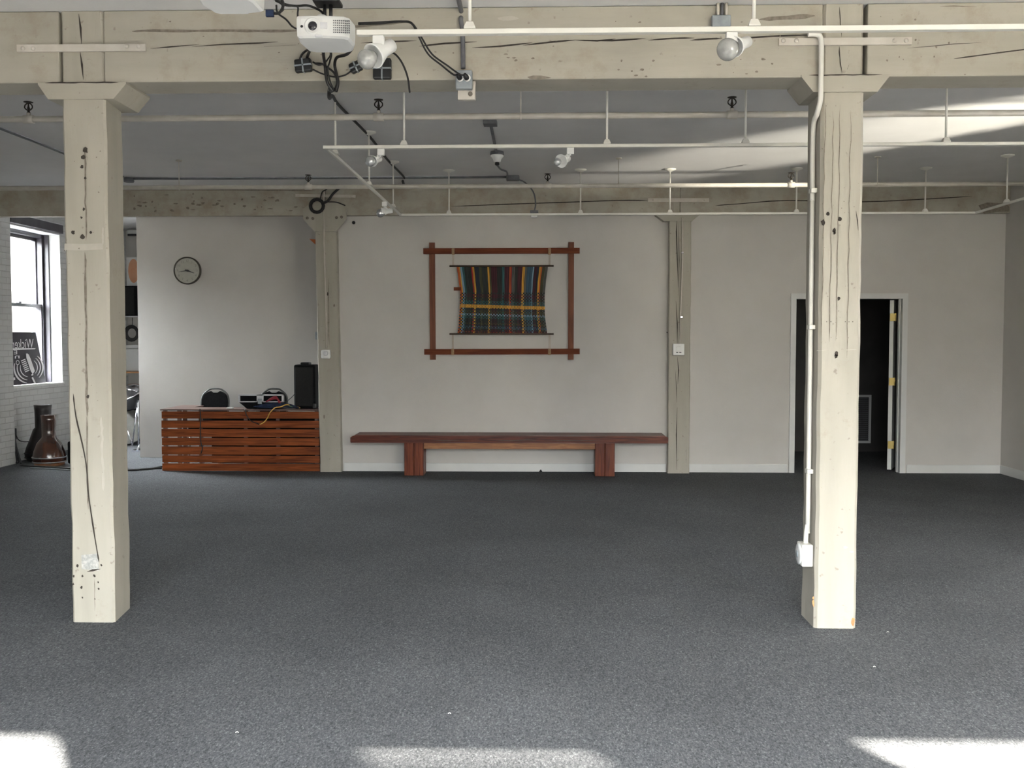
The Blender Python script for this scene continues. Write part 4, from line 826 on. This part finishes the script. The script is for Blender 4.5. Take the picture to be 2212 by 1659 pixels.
# --- banquet chairs behind the desk
def chair(label, px):
    t_ = thing('banquet_chair', label, 'chair', (0, 0, 0), 'banquet chairs behind the slatted desk')
    W = .175; H0, H1 = .47, .90
    pts = [(-W*.82, 0, H0), (-W*1.0, 0, H0+.12), (-W*1.02, 0, H1-.14), (-W*.9, 0, H1-.06), (-W*.55, 0, H1-.005), (-.05, 0, H1+.015), (.05, 0, H1+.015), (W*.55, 0, H1-.005), (W*.9, 0, H1-.06), (W*1.02, 0, H1-.14), (W*1.0, 0, H0+.12), (W*.82, 0, H0)]
    MB().tube([(x, .02+(z-H0)*.16, z) for x, y, z in pts], .0115, 10, sub=4).build('back_frame', 'chairmetal', t_, local=True)
    poly = [(-W*.86, H0+.02), (W*.86, H0+.02), (W*.95, H0+.14), (W*.95, H1-.12), (W*.82, H1-.06), (W*.5, H1-.022), (W*.34, H1-.016), (W*.18, H1-.035), (-W*.18, H1-.035), (-W*.34, H1-.016), (-W*.5, H1-.022), (-W*.82, H1-.06), (-W*.95, H1-.12), (-W*.95, H0+.14)]
    m_ = MB(); m_.prism([(x, -.008+(z-H0)*.16, z) for x, z in poly], (0, .045, 0)); m_.build('backrest', 'blackcloth', t_, local=True)
    MB().box(-.20, .20, -.40, .03, .41, .48, b=.025).build('seat', 'blackcloth', t_, local=True)
    for sx_ in (-1, 1):
        for y0_, y1_ in ((-.36, -.40), (.0, .07)): MB().tube([(sx_*.17, y0_, .41), (sx_*.19, y1_, .0)], .011, 8, sub=1).build('leg', 'chairmetal', t_, local=True)
    t_.location = (px, 12.5, 0); return t_
zc_ = .9
chair('black banquet chair with grey frame standing at the left of the slatted desk', PY(461, 860, 12.5).x)
chair('black banquet chair with grey frame, mostly hidden behind the silver-edged case', PY(588, 860, 12.5).x)
# --- silver edged mixer case
cx0, cx1 = PY(516, 870, YK0+.1).x, PY(613, 870, YK0+.1).x; zt_ = PY(560, 852, YK0+.1).z; zm = PY(560, 869, YK0+.1).z
mc = thing('mixer_case', 'silver-edged equipment case with dark panels lying tilted on the desk', 'equipment case', ((cx0+cx1)/2, YK0+.18, ztop))
m_ = MB(); y_ = YK0+.08; th = .014
for (ax0, ax1, az0, az1) in ((cx0, cx1, zt_-th, zt_), (cx0, cx1, zm, zm+th), (cx0, cx0+.020, zm, zt_), (cx1-.020, cx1, zm, zt_), ((cx0+cx1)/2-.05, (cx0+cx1)/2+.03, zm, zt_)): m_.box(ax0, ax1, y_, y_+.05, az0, az1, b=.002)
m_.build('frame', 'silver', mc)
for ax0, ax1 in ((cx0+.02, (cx0+cx1)/2-.051), ((cx0+cx1)/2+.031, cx1-.02)): MB().box(ax0, ax1, y_+.015, y_+.045, zm+.014, zt_-.014).build('panel', 'blackcloth', mc)
m_ = MB(); m_.hexa([(cx0+.10, y_+.0, ztop+.001), (cx1-.06, y_+.0, ztop+.001), (cx1-.06, y_+.22, ztop+.001), (cx0+.10, y_+.22, ztop+.001), (cx0+.01, y_+.004, zm-.001), (cx1-.01, y_+.004, zm-.001), (cx1-.01, y_+.22, zm-.001), (cx0+.01, y_+.22, zm-.001)]); m_.build('body', 'blackcloth', mc)
MB().box((cx0+cx1)/2-.035, (cx0+cx1)/2+.015, y_-.012, y_, zm-.02, zm+.045, b=.003).build('latch', 'galv', mc)
def k(px, py, dy=0): return PY(px, py, YK0+.04+dy)
m_ = MB()
for i_ in range(5): m_.tube([k(574+i_*2, 868-i_*1.6), k(586+i_*2, 864-i_*2, -.01), k(598, 862-i_, -.02), k(603+i_, 872, -.02), k(604, 881-i_, -.01)], .006, 8)
tag(m_.build('cable_bundle', 'red'), 'bundle of red cables over the front of the silver-edged case', 'cable', kind='stuff')
m_ = MB()
for i_ in range(7): m_.tube([k(548+i_*4, 878-i_), k(565+i_*3, 880-i_*1.3, -.01), k(590, 881-i_*1.6, -.02), k(612+i_*2, 879-i_, -.02), k(628+i_*3, 881, .02)], .0055, 8)
tag(m_.build('cable_bundle', 'blue'), 'bundle of dark blue cables on the desk in front of the case', 'cable', kind='stuff')
pc('yellow cable looping down over the front of the slatted desk', [k(650, 881, .1), k(636, 878, .02), k(620, 874, -.03), k(606, 879, -.07), k(594, 881, -.075), k(583, 892, -.07), k(577, 904, -.065), k(570, 912, -.065), k(561, 917, -.065)], .0070, mt='yellow')
pc('black cable hanging from the case down the desk front', [k(527, 883, .02), k(530, 886, -.06), k(533, 898, -.065), k(542, 909, -.065), k(554, 914, -.065), k(560, 917, -.065)], .0055)
pc('pale green cable curling on the desk beside the black speaker', [k(604, 880, 0), k(614, 875, -.01), k(626, 877, -.01), k(640, 880, .02)], .0055, mt='green')
pc('thin black cable running down the slats of the desk', [k(432, 883, -.055), k(433, 900, -.06), k(433, 930, -.06), k(434, 955, -.06), k(437, 968, -.06), k(434, 980, -.06)], .0060)
c_ = k(496, 881, 0); tag(MB().box(c_.x-.04, c_.x+.035, c_.y, c_.y+.05, ztop+.001, ztop+.022, b=.006).build('paper_scrap', 'plastic'), 'crumpled white scrap on the desk beside the left chair', 'paper')
# --- black wheeled speaker with handle
s0, s1 = PY(635, 870, YK0+.12), PY(681, 870, YK0+.12); zt_ = PY(655, 788, YK0+.12).z
sp_ = thing('portable_speaker', 'tall black portable speaker with top handle standing on the desk', 'speaker', ((s0.x+s1.x)/2, YK0+.25, ztop))
x0_, x1_ = s0.x, min(s1.x, -2.60); m_ = MB(); m_.box(x0_, x1_, YK0+.12, YK0+.34, ztop+.001, zt_, b=.018); m_.build('cabinet', 'blackcloth', sp_)
m_ = MB(); m_.box(x0_+.02, x1_-.02, YK0+.108, YK0+.121, ztop+.03, zt_-.03, b=.006); m_.build('grille', 'speakergrille', sp_)
xm_ = (x0_+x1_)/2; m_ = MB(); m_.box(xm_-.058, xm_+.05, YK0+.16, YK0+.28, zt_-.004, zt_+.028, b=.012); m_.build('handle', 'black', sp_)
MB().box(x1_-.03, x1_+.004, YK0+.10, YK0+.16, ztop+.001, ztop+.06, b=.01).build('foot', 'black', sp_)
pc('thin black lead slanting from the speaker down to the case', [PY(636, 852, YK0+.25), PY(628, 860, YK0+.25), PY(620, 867, YK0+.22), PY(616, 874, YK0+.16)], .004)
# --- clock
cl = PY(406.5, 585, YCW-.001)
ck_ = thing('wall_clock', 'round wall clock with olive rim on the alcove wall, showing about 3:43', 'clock', cl+Vector((0, 0, -.18)))
MB().lathe(cl, (0, -1, 0), [(.172, 0), (.180, .01), (.180, .045), (.172, .055), (.165, .052), (.164, .03)], 48).build('rim', 'clockrim', ck_)
MB().lathe(cl, (0, -1, 0), [(.166, .002), (.166, .032)], 48).build('dial', 'clockface', ck_)
m_ = MB()
for i_ in range(12):
    a_ = math.radians(90-30*(i_+1)); r_ = .128; s_ = str(i_+1); cu = bpy.data.curves.new('n', 'FONT'); cu.body = s_; cu.size = .042; cu.align_x = 'CENTER'; cu.align_y = 'CENTER'
    ob_ = bpy.data.objects.new('n', cu); C.collection.objects.link(ob_); bpy.context.view_layer.update()
    me_ = ob_.evaluated_get(bpy.context.evaluated_depsgraph_get()).to_mesh(); o = len(m_.v)
    for v in me_.vertices: m_.v.append(cl+Vector((math.cos(a_)*r_+v.co.x, -.0335, math.sin(a_)*r_+v.co.y)))
    for f in me_.polygons: m_.face([o+q for q in f.vertices])
    bpy.data.objects.remove(ob_)
m_.build('numerals', 'numeral', ck_)
def hand(ang, ln, wd, y, tail=.03):
    a_ = math.radians(90-ang); u = Vector((math.cos(a_), 0, math.sin(a_))); n_ = Vector((-u.z, 0, u.x)); c0 = cl+Vector((0, y, 0))
    m_ = MB(); m_.prism([c0-u*tail-n_*wd*.6, c0-n_*wd, c0+u*ln-n_*wd*.25, c0+u*ln+n_*wd*.25, c0+n_*wd, c0-u*tail+n_*wd*.6], (0, -.003, 0)); return m_
hand(109, .098, .010, -.037).build('hour_hand', 'black', ck_); hand(261, .118, .006, -.041).build('minute_hand', 'black', ck_)
MB().lathe(cl+Vector((0, -.036, 0)), (0, -1, 0), [(.014, 0), (.012, .010), (.001, .012)], 16).build('hub', 'black', ck_)
gl = MB(); gl.lathe(cl, (0, -1, 0), [(.166, .047), (.150, .058), (.10, .068), (.05, .073), (.001, .075)], 40); gl.build('glass_cover', 'glass', ck_)
# --- small things on the floor
c_ = PZ(1168, 1020); tag(MB().lathe((c_.x, YB-.035, 0.001), (0, 0, 1), [(.022, 0), (.018, .008), (.005, .028)], 10).build('door_stop', 'black'), 'tiny black peg on the carpet at the foot of the wall under the bench', 'peg')
for x_, y_ in ((971, 1543), (512, 1584), (1918, 1367), (1889, 1442)):
    c_ = PZ(x_, y_); tag(MB().tube([c_+Vector((-.006, 0, .003)), c_+Vector((0, .002, .006)), c_+Vector((.006, 0, .003))], .0016, 6).build('lint', 'litter'), {971: 'white crumb of lint on the carpet near the middle foreground', 512: 'pale thread on the carpet in the left foreground', 1918: 'white speck on the carpet beside the foot of the right front pillar', 1889: 'tiny white speck on the carpet in front of the right front pillar'}[x_], 'lint')
#@@ALCOVE
# --- left window in its recess
XG = -6.93
w1 = struct(thing('window_1', None, None, (XG, 12.7, WZ0)))
# recess lining (white reveal) and sill
m_ = MB(); m_.box(-7.0, XL+.004, WY1-.012, WY1, WZ0, WZ1); m_.box(-7.0, XL+.004, WY0, WY0+.012, WZ0, WZ1); m_.box(-7.0, XL+.004, WY0, WY1, WZ1-.012, WZ1); m_.build('reveal', 'trim', w1)
MB().box(-7.0, XL+.02, WY0-.02, WY1+.02, WZ0-.028, WZ0, b=.004).build('window_sill', 'trim', w1)
m_ = MB(); fy0, fy1 = WY0+.013, WY1-.013
xf0, xf1 = XG-.10, XG+.05
m_.box(XG+.05, XG+.115, fy1-.03, fy1, WZ0, WZ1-.013); m_.box(XG+.05, XG+.115, fy0, fy0+.03, WZ0, WZ1-.013)
m_.box(xf0, xf1, fy1-.075, fy1, WZ0, WZ1-.013); m_.box(xf0, xf1, fy0, fy0+.055, WZ0, WZ1-.013); m_.box(xf0, xf1, fy0+.055, fy1-.055, WZ1-.06, WZ1-.013); m_.box(xf0, xf1, fy0+.055, fy1-.055, WZ0, WZ0+.04)
m_.build('window_frame', 'winframe', w1)
m_ = MB()
for xx in (XG-.02, XG+.025): m_.box(xx-.006, xx+.006, fy1-.068, fy1-.055, WZ0+.9, WZ1-.06)
m_.build('sash_track', 'sash', w1)
zmid = PX(60, 660, XG-.03).z
def sash(z0, z1, xx, nm):
    s_ = MB(); t = .042; y0_, y1_ = fy0+.056, fy1-.056
    s_.box(xx-.016, xx+.016, y0_, y0_+t, z0, z1); s_.box(xx-.016, xx+.016, y1_-t, y1_, z0, z1); s_.box(xx-.016, xx+.016, y0_+t, y1_-t, z0, z0+t); s_.box(xx-.016, xx+.016, y0_+t, y1_-t, z1-t, z1)
    b_ = s_.build(nm, 'winframe', w1); MB().box(xx-.003, xx+.003, y0_+t, y1_-t, z0+t, z1-t).build('pane', 'glass', b_)
sash(WZ0+.041, zmid+.02, XG+.02, 'lower_sash'); sash(zmid-.02, WZ1-.061, XG-.045, 'upper_sash')
m_ = MB()
for y_ in (12.35, 12.75): m_.box(XG+.0, XG+.05, y_-.03, y_+.03, zmid+.02, zmid+.045, b=.004)
m_.build('sash_lock', 'winframe', w1)
# blind cassette above the recess
pa, pb, pcx = PX(20, 468, XL+.05), PX(133, 487, XL+.05), PX(133, 505, XL+.05)
bd = thing('roller_blind', 'dark brown blind rolled up at the head of the left window', 'blind', (XL+.03, 12.7, pcx.z))
MB().box(XL+.006, XL+.075, WY0+.02, pb.y, pcx.z, pb.z-.0, b=.006).build('headrail', 'winframe', bd)
MB().box(XL+.004, XL+.078, WY0+.02, pb.y+.002, pb.z+.001, pb.z+.010).build('top_edge', 'silver', bd)
MB().box(XL+.004, XL+.03, WY0+.02, pb.y-.04, pcx.z-.022, pcx.z-.001).build('bottom_bar', 'silver', bd)
# --- black sign leaning in the window
sg = thing('sign_board', 'black sign with white microphone emblem and mirrored lettering leaning in the left window', 'sign', (0, 0, 0))
XSg = -6.76
tl, tr_, brr, bl_ = PX(10, 719, XSg), PX(77, 718, XSg), PX(99, 832, XSg), PX(10, 838, XSg)
tl, bl_ = Vector((XSg, WY0+.03, tr_.z)), Vector((XSg, WY0+.03, WZ0+.003)); tr_ = Vector((XSg, tr_.y, tr_.z)); brr = Vector((XSg, brr.y, WZ0+.003))
MB().prism([bl_, brr, tr_, tl], (-.012, 0, 0)).build('board', 'signblack', sg)
def S(px, py): q = PX(px, py, XSg+.0025); return Vector((XSg+.0025, q.y, q.z))
def poly(pts, m_, d=.0015): m_.prism([S(*p) for p in pts], (d, 0, 0))
def arc(m_, cx, cy, r, a0, a1, w_, ky=1.0):
    N = 18; o = len(m_.v); c0, cxv, cyv = S(cx, cy), S(cx+1, cy)-S(cx, cy), S(cx, cy-1)-S(cx, cy)
    for i in range(N+1):
        a = math.radians(a0+(a1-a0)*i/N); tw = w_*(.35+.65*math.sin(math.pi*min(1, max(.03, i/N))))
        for rr_ in (r-tw/2, r+tw/2): m_.v.append(c0+cxv*math.cos(a)*rr_+cyv*math.sin(a)*rr_*ky+Vector((.001, 0, 0)))
    for i in range(N): m_.face([o+2*i, o+2*i+1, o+2*i+3, o+2*i+2])
em = MB(); ex, ey = 62.5, 794
for r_, w_ in ((31, 3.4), (25, 2.6), (18.5, 2.0)):
    arc(em, ex, ey, r_, 55, -45, w_, 1.0); arc(em, ex, ey, r_, 165, 262, w_, 1.08)
poly([(56, 764), (59, 763.5), (62, 766), (66, 775), (75, 801), (73, 805), (70, 807), (66.5, 802), (57, 774)], em)
for i_ in range(7):
    x_, y_ = 45+i_*1.45, 779+i_*3.9; poly([(x_, y_), (x_+9.5, y_-4.2), (x_+10.2, y_-2.2), (x_+.8, y_+2.1)], em)
poly([(67, 810), (71, 806), (72, 809), (69, 812)], em); poly([(68, 816), (71, 814), (78, 829), (75, 830)], em); poly([(27, 816), (32, 815), (33, 820), (29, 822)], em)
em.build('microphone_emblem', 'signwhite', sg)
def lettering(body, orig, ux, uz, size, par, nm):   # orig + ux*x + uz*y ; mirrored because the sign faces the street
    cu = bpy.data.curves.new('t', 'FONT'); cu.body = body; cu.size = size; cu.offset = .0; ob_ = bpy.data.objects.new('t', cu); C.collection.objects.link(ob_); bpy.context.view_layer.update()
    me_ = ob_.evaluated_get(bpy.context.evaluated_depsgraph_get()).to_mesh(); m_ = MB()
    for v in me_.vertices: m_.v.append(orig+ux*v.co.x+uz*v.co.y)
    for f in me_.polygons: m_.face(list(f.vertices))
    ob_b = m_.build(nm, 'signwhite', par); bpy.data.objects.remove(ob_)
lt = MB()
base = S(72.5, 751.5); ux = (S(28, 753)-base); sc_ = ux.length; ux.normalize(); uz = Vector((0, 0, 1))
def word(body, orig, ux, uz, width, par, nm):
    cu = bpy.data.curves.new('t', 'FONT'); cu.body = body; cu.size = 1; ob_ = bpy.data.objects.new('t', cu); C.collection.objects.link(ob_); bpy.context.view_layer.update()
    me_ = ob_.evaluated_get(bpy.context.evaluated_depsgraph_get()).to_mesh(); xs = [v.co.x for v in me_.vertices]; w0, w1_ = min(xs), max(xs); zs = max(v.co.y for v in me_.vertices)
    m_ = MB()
    for v in me_.vertices: m_.v.append(orig+ux*((v.co.x-w0)/(w1_-w0)*width)+uz*(v.co.y/zs)+Vector((.001, 0, 0)))
    for f in me_.polygons: m_.face(list(f.vertices))
    ob_b = m_.build(nm, 'signwhite', par); bpy.data.objects.remove(ob_)
hh = (S(72, 732)-S(72, 751.5)).length
word('Wicker', base, ux, uz*hh, sc_*1.06, sg, 'lettering')
m_ = MB(); poly([(24, 752.5), (77, 752), (75, 754.5), (24, 756.5)], m_); m_.build('underline', 'signwhite', sg)
word('E', S(37, 765), ux, uz*(hh*.42), sc_*.16, sg, 'lettering'); word('n', S(42, 774), ux, uz*(hh*.3), sc_*.22, sg, 'lettering'); word('O', S(42, 788), ux, uz*(hh*.5), sc_*.17, sg, 'lettering')
# --- goblet drums standing head down
def djembe(label, px, pybase, wtop, wbot, H, mt_, rimmat, neck):
    b_ = PZ(px, pybase); t_ = thing('goblet_drum', label, 'drum', (b_.x, b_.y, 0))
    m_ = MB(); m_.lathe((b_.x, b_.y, .001), (0, 0, 1), [(wbot*.9, .035), (wbot, .05), (wbot*1.02, .10), (wbot*.93, .18), (wbot*.76, .27), (max(wbot*.56, wtop*.98), neck*H-.03), (wtop*.90, neck*H), (wtop*.90, neck*H+.09), (wtop*.92, H*.9), (wtop*1.0, H), (wtop*.86, H)], 28); m_.build('shell', mt_, t_)
    MB().lathe((b_.x, b_.y, .001), (0, 0, 1), [(wbot*.86, 0), (wbot*.92, .01), (wbot*.92, .034), (wbot*.8, .036)], 28).build('head', rimmat, t_)
    r_ = MB()
    for zz, rr_ in ((.05, wbot*1.0), (.105, wbot*1.02)): r_.tube([(b_.x+math.cos(a*math.pi/12)*rr_, b_.y+math.sin(a*math.pi/12)*rr_, zz) for a in range(24)], .008, 6, sub=1, closed=True)
    r_.build('hoop', 'metal' if rimmat == 'djembe_rim' else 'black', t_); return t_
djembe('tall near-black goblet drum standing head down against the left brick wall', 95, 995, .108, .22, .72, 'djembe_dark', 'djembe_dark', .60)
djembe('brown varnished goblet drum standing head down in front of the black one', 107, 1005, .090, .19, .625, 'djembe', 'djembe_rim', .56)
q_ = PZ(131, 1003); tag(MB().box(q_.x+.06, q_.x+.2, q_.y+.05, q_.y+.25, .001, .28, b=.02).build('equipment_bag', 'blackcloth'), 'low black bag on the floor right of the goblet drums', 'bag')
# mic stand legs and cable by the pier
ms = thing('folded_stand', 'folded black stand with a cable leaning in the corner by the left pier', 'stand', PZ(40, 1003))
Ys = 12.0
MB().tube([PY(21, 835, Ys), PY(24, 900, Ys), PY(30, 945, Ys)], .013, 8).build('pole', 'cable', ms)
for e_ in ((38, 1003), (45, 1003)): MB().tube([PY(29, 935, Ys), PY(34, 965, Ys), PZ(*e_)+Vector((0, 0, .015))], .016, 8).build('leg', 'black', ms)
MB().box(PY(29, 935, Ys).x-.035, PY(29, 935, Ys).x+.03, Ys-.03, Ys+.03, PY(29, 950, Ys).z, PY(29, 925, Ys).z, b=.01).build('clamp', 'black', ms)
MB().tube([PY(33, 935, Ys), PY(40, 950, Ys), PY(52, 954, Ys+.05), PY(64, 954, Ys+.1)], .006, 8).build('lead', 'cable', ms)
pc('black cable crossing the carpet from the goblet drums to the desk', [PZ(44, 1007)+Vector((0, 0, .012)), PZ(90, 1010.5)+Vector((0, 0, .012)), PZ(150, 1013.5)+Vector((0, 0, .012)), PZ(240, 1015)+Vector((0, 0, .012)), PZ(310, 1016)+Vector((0, 0, .012)), PZ(352, 1010)+Vector((0, 0, .012))], .012)
tag(MB().tube([PZ(66, 1013)+Vector((0, 0, .012)), PZ(104, 1014.5)+Vector((0, 0, .012)), PZ(145, 1017)+Vector((0, 0, .012)), PZ(200, 1020)+Vector((0, 0, .012))], .009, 8).build('cable', 'greyline'), 'glossy grey cable on the carpet in front of the goblet drums', 'cable')
pc('second black cable on the carpet between the left front pillar and the desk', [PZ(262, 1017)+Vector((0, 0, .010)), PZ(290, 1017.5)+Vector((0, 0, .010)), PZ(320, 1014)+Vector((0, 0, .010)), PZ(350, 1013)+Vector((0, 0, .010))], .009)
# --- store seen through the gap at the alcove's end
YE = 14.9
def gx(px): return PY(px, 700, YE).x
def gz(py): return PY(286, py, YE).z
x0, x1 = gx(262), gx(330)
ac = thing('air_conditioner', 'white box unit high on the far wall in the gap beside the alcove', 'air conditioner', ((x0+x1)/2, YE+.3, gz(503)))
MB().box(x0, gx(299), YE+.25, YFAR-.001, gz(502), min(gz(475), ZC-.03), b=.02).build('housing', 'trim', ac); MB().box(x0+.02, gx(299)-.02, YE+.242, YE+.252, gz(506), gz(501)).build('louvre', 'black', ac)
pn = thing('poster', 'white panel with a pale orange disc standing on the dark loudspeaker in the gap', 'poster', ((x0+x1)/2, YE+.25, gz(617)))
MB().box(gx(262), gx(297), YE+.22, YE+.25, gz(616.9), gz(553), b=.004).build('panel', 'trim', pn)
m_ = MB(); m_.lathe((gx(278), YE+.219, gz(583)), (0, -1, 0), [(.085, 0), (.085, .003)], 32); m_.v = [Vector((v.x, v.y, gz(583)+(v.z-gz(583))*2.2)) for v in m_.v]; m_.build('disc', 'shade', pn)
sh = thing('wall_shelf', 'wooden shelf with a chrome upper rack in the gap beside the alcove', 'shelf', ((x0+x1)/2, YE+.3, .6))
MB().box(gx(262), gx(306), YE, YFAR-.001, gz(806), gz(803), b=.003).build('board', 'orangeboard', sh)
MB().box(gx(262), gx(306), YE, YFAR-.001, gz(685), gz(682.5), b=.003).build('rack', 'chrome', sh)
MB().tube([(gx(301), YE+.04, gz(806)), (gx(301), YE+.04, gz(600))], .01, 8, sub=1).build('upright', 'greyline', sh)
MB().tube([(gx(301), YE+.04, gz(806)), (gx(301), YE+.04, 0.001)], .01, 8, sub=1).build('upright', 'greyline', sh)
sk = thing('loudspeaker', 'dark loudspeaker on the chrome rack in the gap beside the alcove', 'speaker', ((x0+x1)/2, YE+.2, gz(682)))
MB().box(gx(262), gx(296), YE+.05, YE+.5, gz(682.3)+.001, gz(617), b=.01).build('cabinet', 'blackcloth', sk); MB().box(gx(264), gx(288), YE+.04, YE+.052, gz(679), gz(620), b=.004).build('grille', 'speakergrille', sk)
st_ = thing('cable_coil', 'black coil of cable hanging under the chrome rack in the gap', 'cable', (gx(286), YE, gz(737)))
m_ = MB()
for k_ in range(4): m_.tube([(gx(286)+math.cos(a*math.pi/8)*(.075+.012*k_), YE-.02-.006*k_, gz(720)+math.sin(a*math.pi/8)*(.085+.012*k_)) for a in range(16)], .011, 8, sub=1, closed=True)
m_.build('coil', 'cable', st_); MB().tube([(gx(286), YE, gz(708)), (gx(286), YE+.0, gz(686))], .005, 6, sub=1).build('tie', 'cable', st_)
MB_ = thing('storage_box', 'white plastic box on the wooden shelf in the gap', 'box', (gx(284), YE+.2, gz(802)))
MB().box(gx(262), gx(298), YE+.03, YE+.4, gz(802.8)+.001, gz(752), b=.02).build('body', 'plastic', MB_); MB().box(gx(262)-.01, gx(298)+.01, YE+.02, YE+.41, gz(752), gz(745), b=.006).build('lid', 'plastic', MB_)
# drum kit
YD_ = 14.0
def dx_(px): return PY(px, 900, YD_).x
def dz_(py): return PY(286, py, YD_).z
kt = thing('drum_kit', 'dark drum kit with chrome fittings seen through the gap beside the alcove', 'drum kit', (dx_(285), YD_+.25, 0))
MB().lathe((dx_(268), YD_+.12, .29), (0, -1, 0), [(.26, -.38), (.27, -.36), (.27, -.02), (.285, 0), (.285, .03), (.27, .035)], 36).build('bass_drum', 'black', kt)
MB().lathe((dx_(268), YD_+.085, .29), (0, -1, 0), [(.262, 0), (.262, .003)], 36).build('drum_head', 'drumhead', kt)
MB().lathe((dx_(288), YD_+.05, dz_(880)), (-.25, -.25, 1), [(.16, 0), (.165, .02), (.165, .16), (.16, .18)], 28).build('tom_drum', 'black', kt)
MB().lathe((dx_(284), YD_-.0, dz_(852)), (-.3, -.5, 1), [(.15, 0), (.152, .012), (.14, .016)], 28).build('snare_top', 'chrome', kt)
MB().lathe((dx_(286), YD_+.1, dz_(838)), (.2, -.3, 1), [(.15, 0), (.10, .012), (.03, .03)], 28).build('cymbal', 'chrome', kt)
for a_, b_ in (((296, 880), (286, 960)), ((299, 865), (299, 975)), ((276, 930), (290, 975)), ((292, 905), (299, 880))):
    MB().tube([PY(a_[0], a_[1], YD_-.1), PY(b_[0], b_[1], YD_-.1)], .011, 8, sub=1).build('chrome_stand', 'chrome', kt)
m_ = MB(); q_ = PZ(297, 975); m_.box(q_.x-.06, q_.x+.05, q_.y-.05, q_.y+.2, .001, .02); m_.tube([(q_.x, q_.y, .02), (q_.x, q_.y+.12, .12)], .012, 8, sub=1); m_.build('pedal', 'chrome', kt)
# --- return air grille in the dark room
gg = thing('air_grille', 'white framed return air grille low on the wall of the dark room', 'vent', (PY(1855, 950, YD).x, YD, PY(1855, 958, YD).z))
gx0, gx1, gz0, gz1 = PY(1815, 900, YD).x, PY(1881, 900, YD).x, PY(1860, 957, YD).z, PY(1860, 853, YD).z
m_ = MB(); t = .032
for bx in ((gx0, gx1, gz1-t, gz1), (gx0, gx1, gz0, gz0+t), (gx0, gx0+t, gz0+t, gz1-t), (gx1-t, gx1, gz0+t, gz1-t)): m_.box(bx[0], bx[1], YD-.016, YD-.001, bx[2], bx[3])
m_.build('frame', 'trim', gg); m_ = MB()
for i_ in range(22):
    z_ = gz0+t+(gz1-gz0-2*t)*i_/22; m_.hexa([(gx0+t, YD-.012, z_), (gx1-t, YD-.012, z_), (gx1-t, YD-.002, z_+.014), (gx0+t, YD-.002, z_+.014), (gx0+t, YD-.012, z_+.003), (gx1-t, YD-.012, z_+.003), (gx1-t, YD-.002, z_+.017), (gx0+t, YD-.002, z_+.017)])
m_.build('louvres', 'greyline', gg)
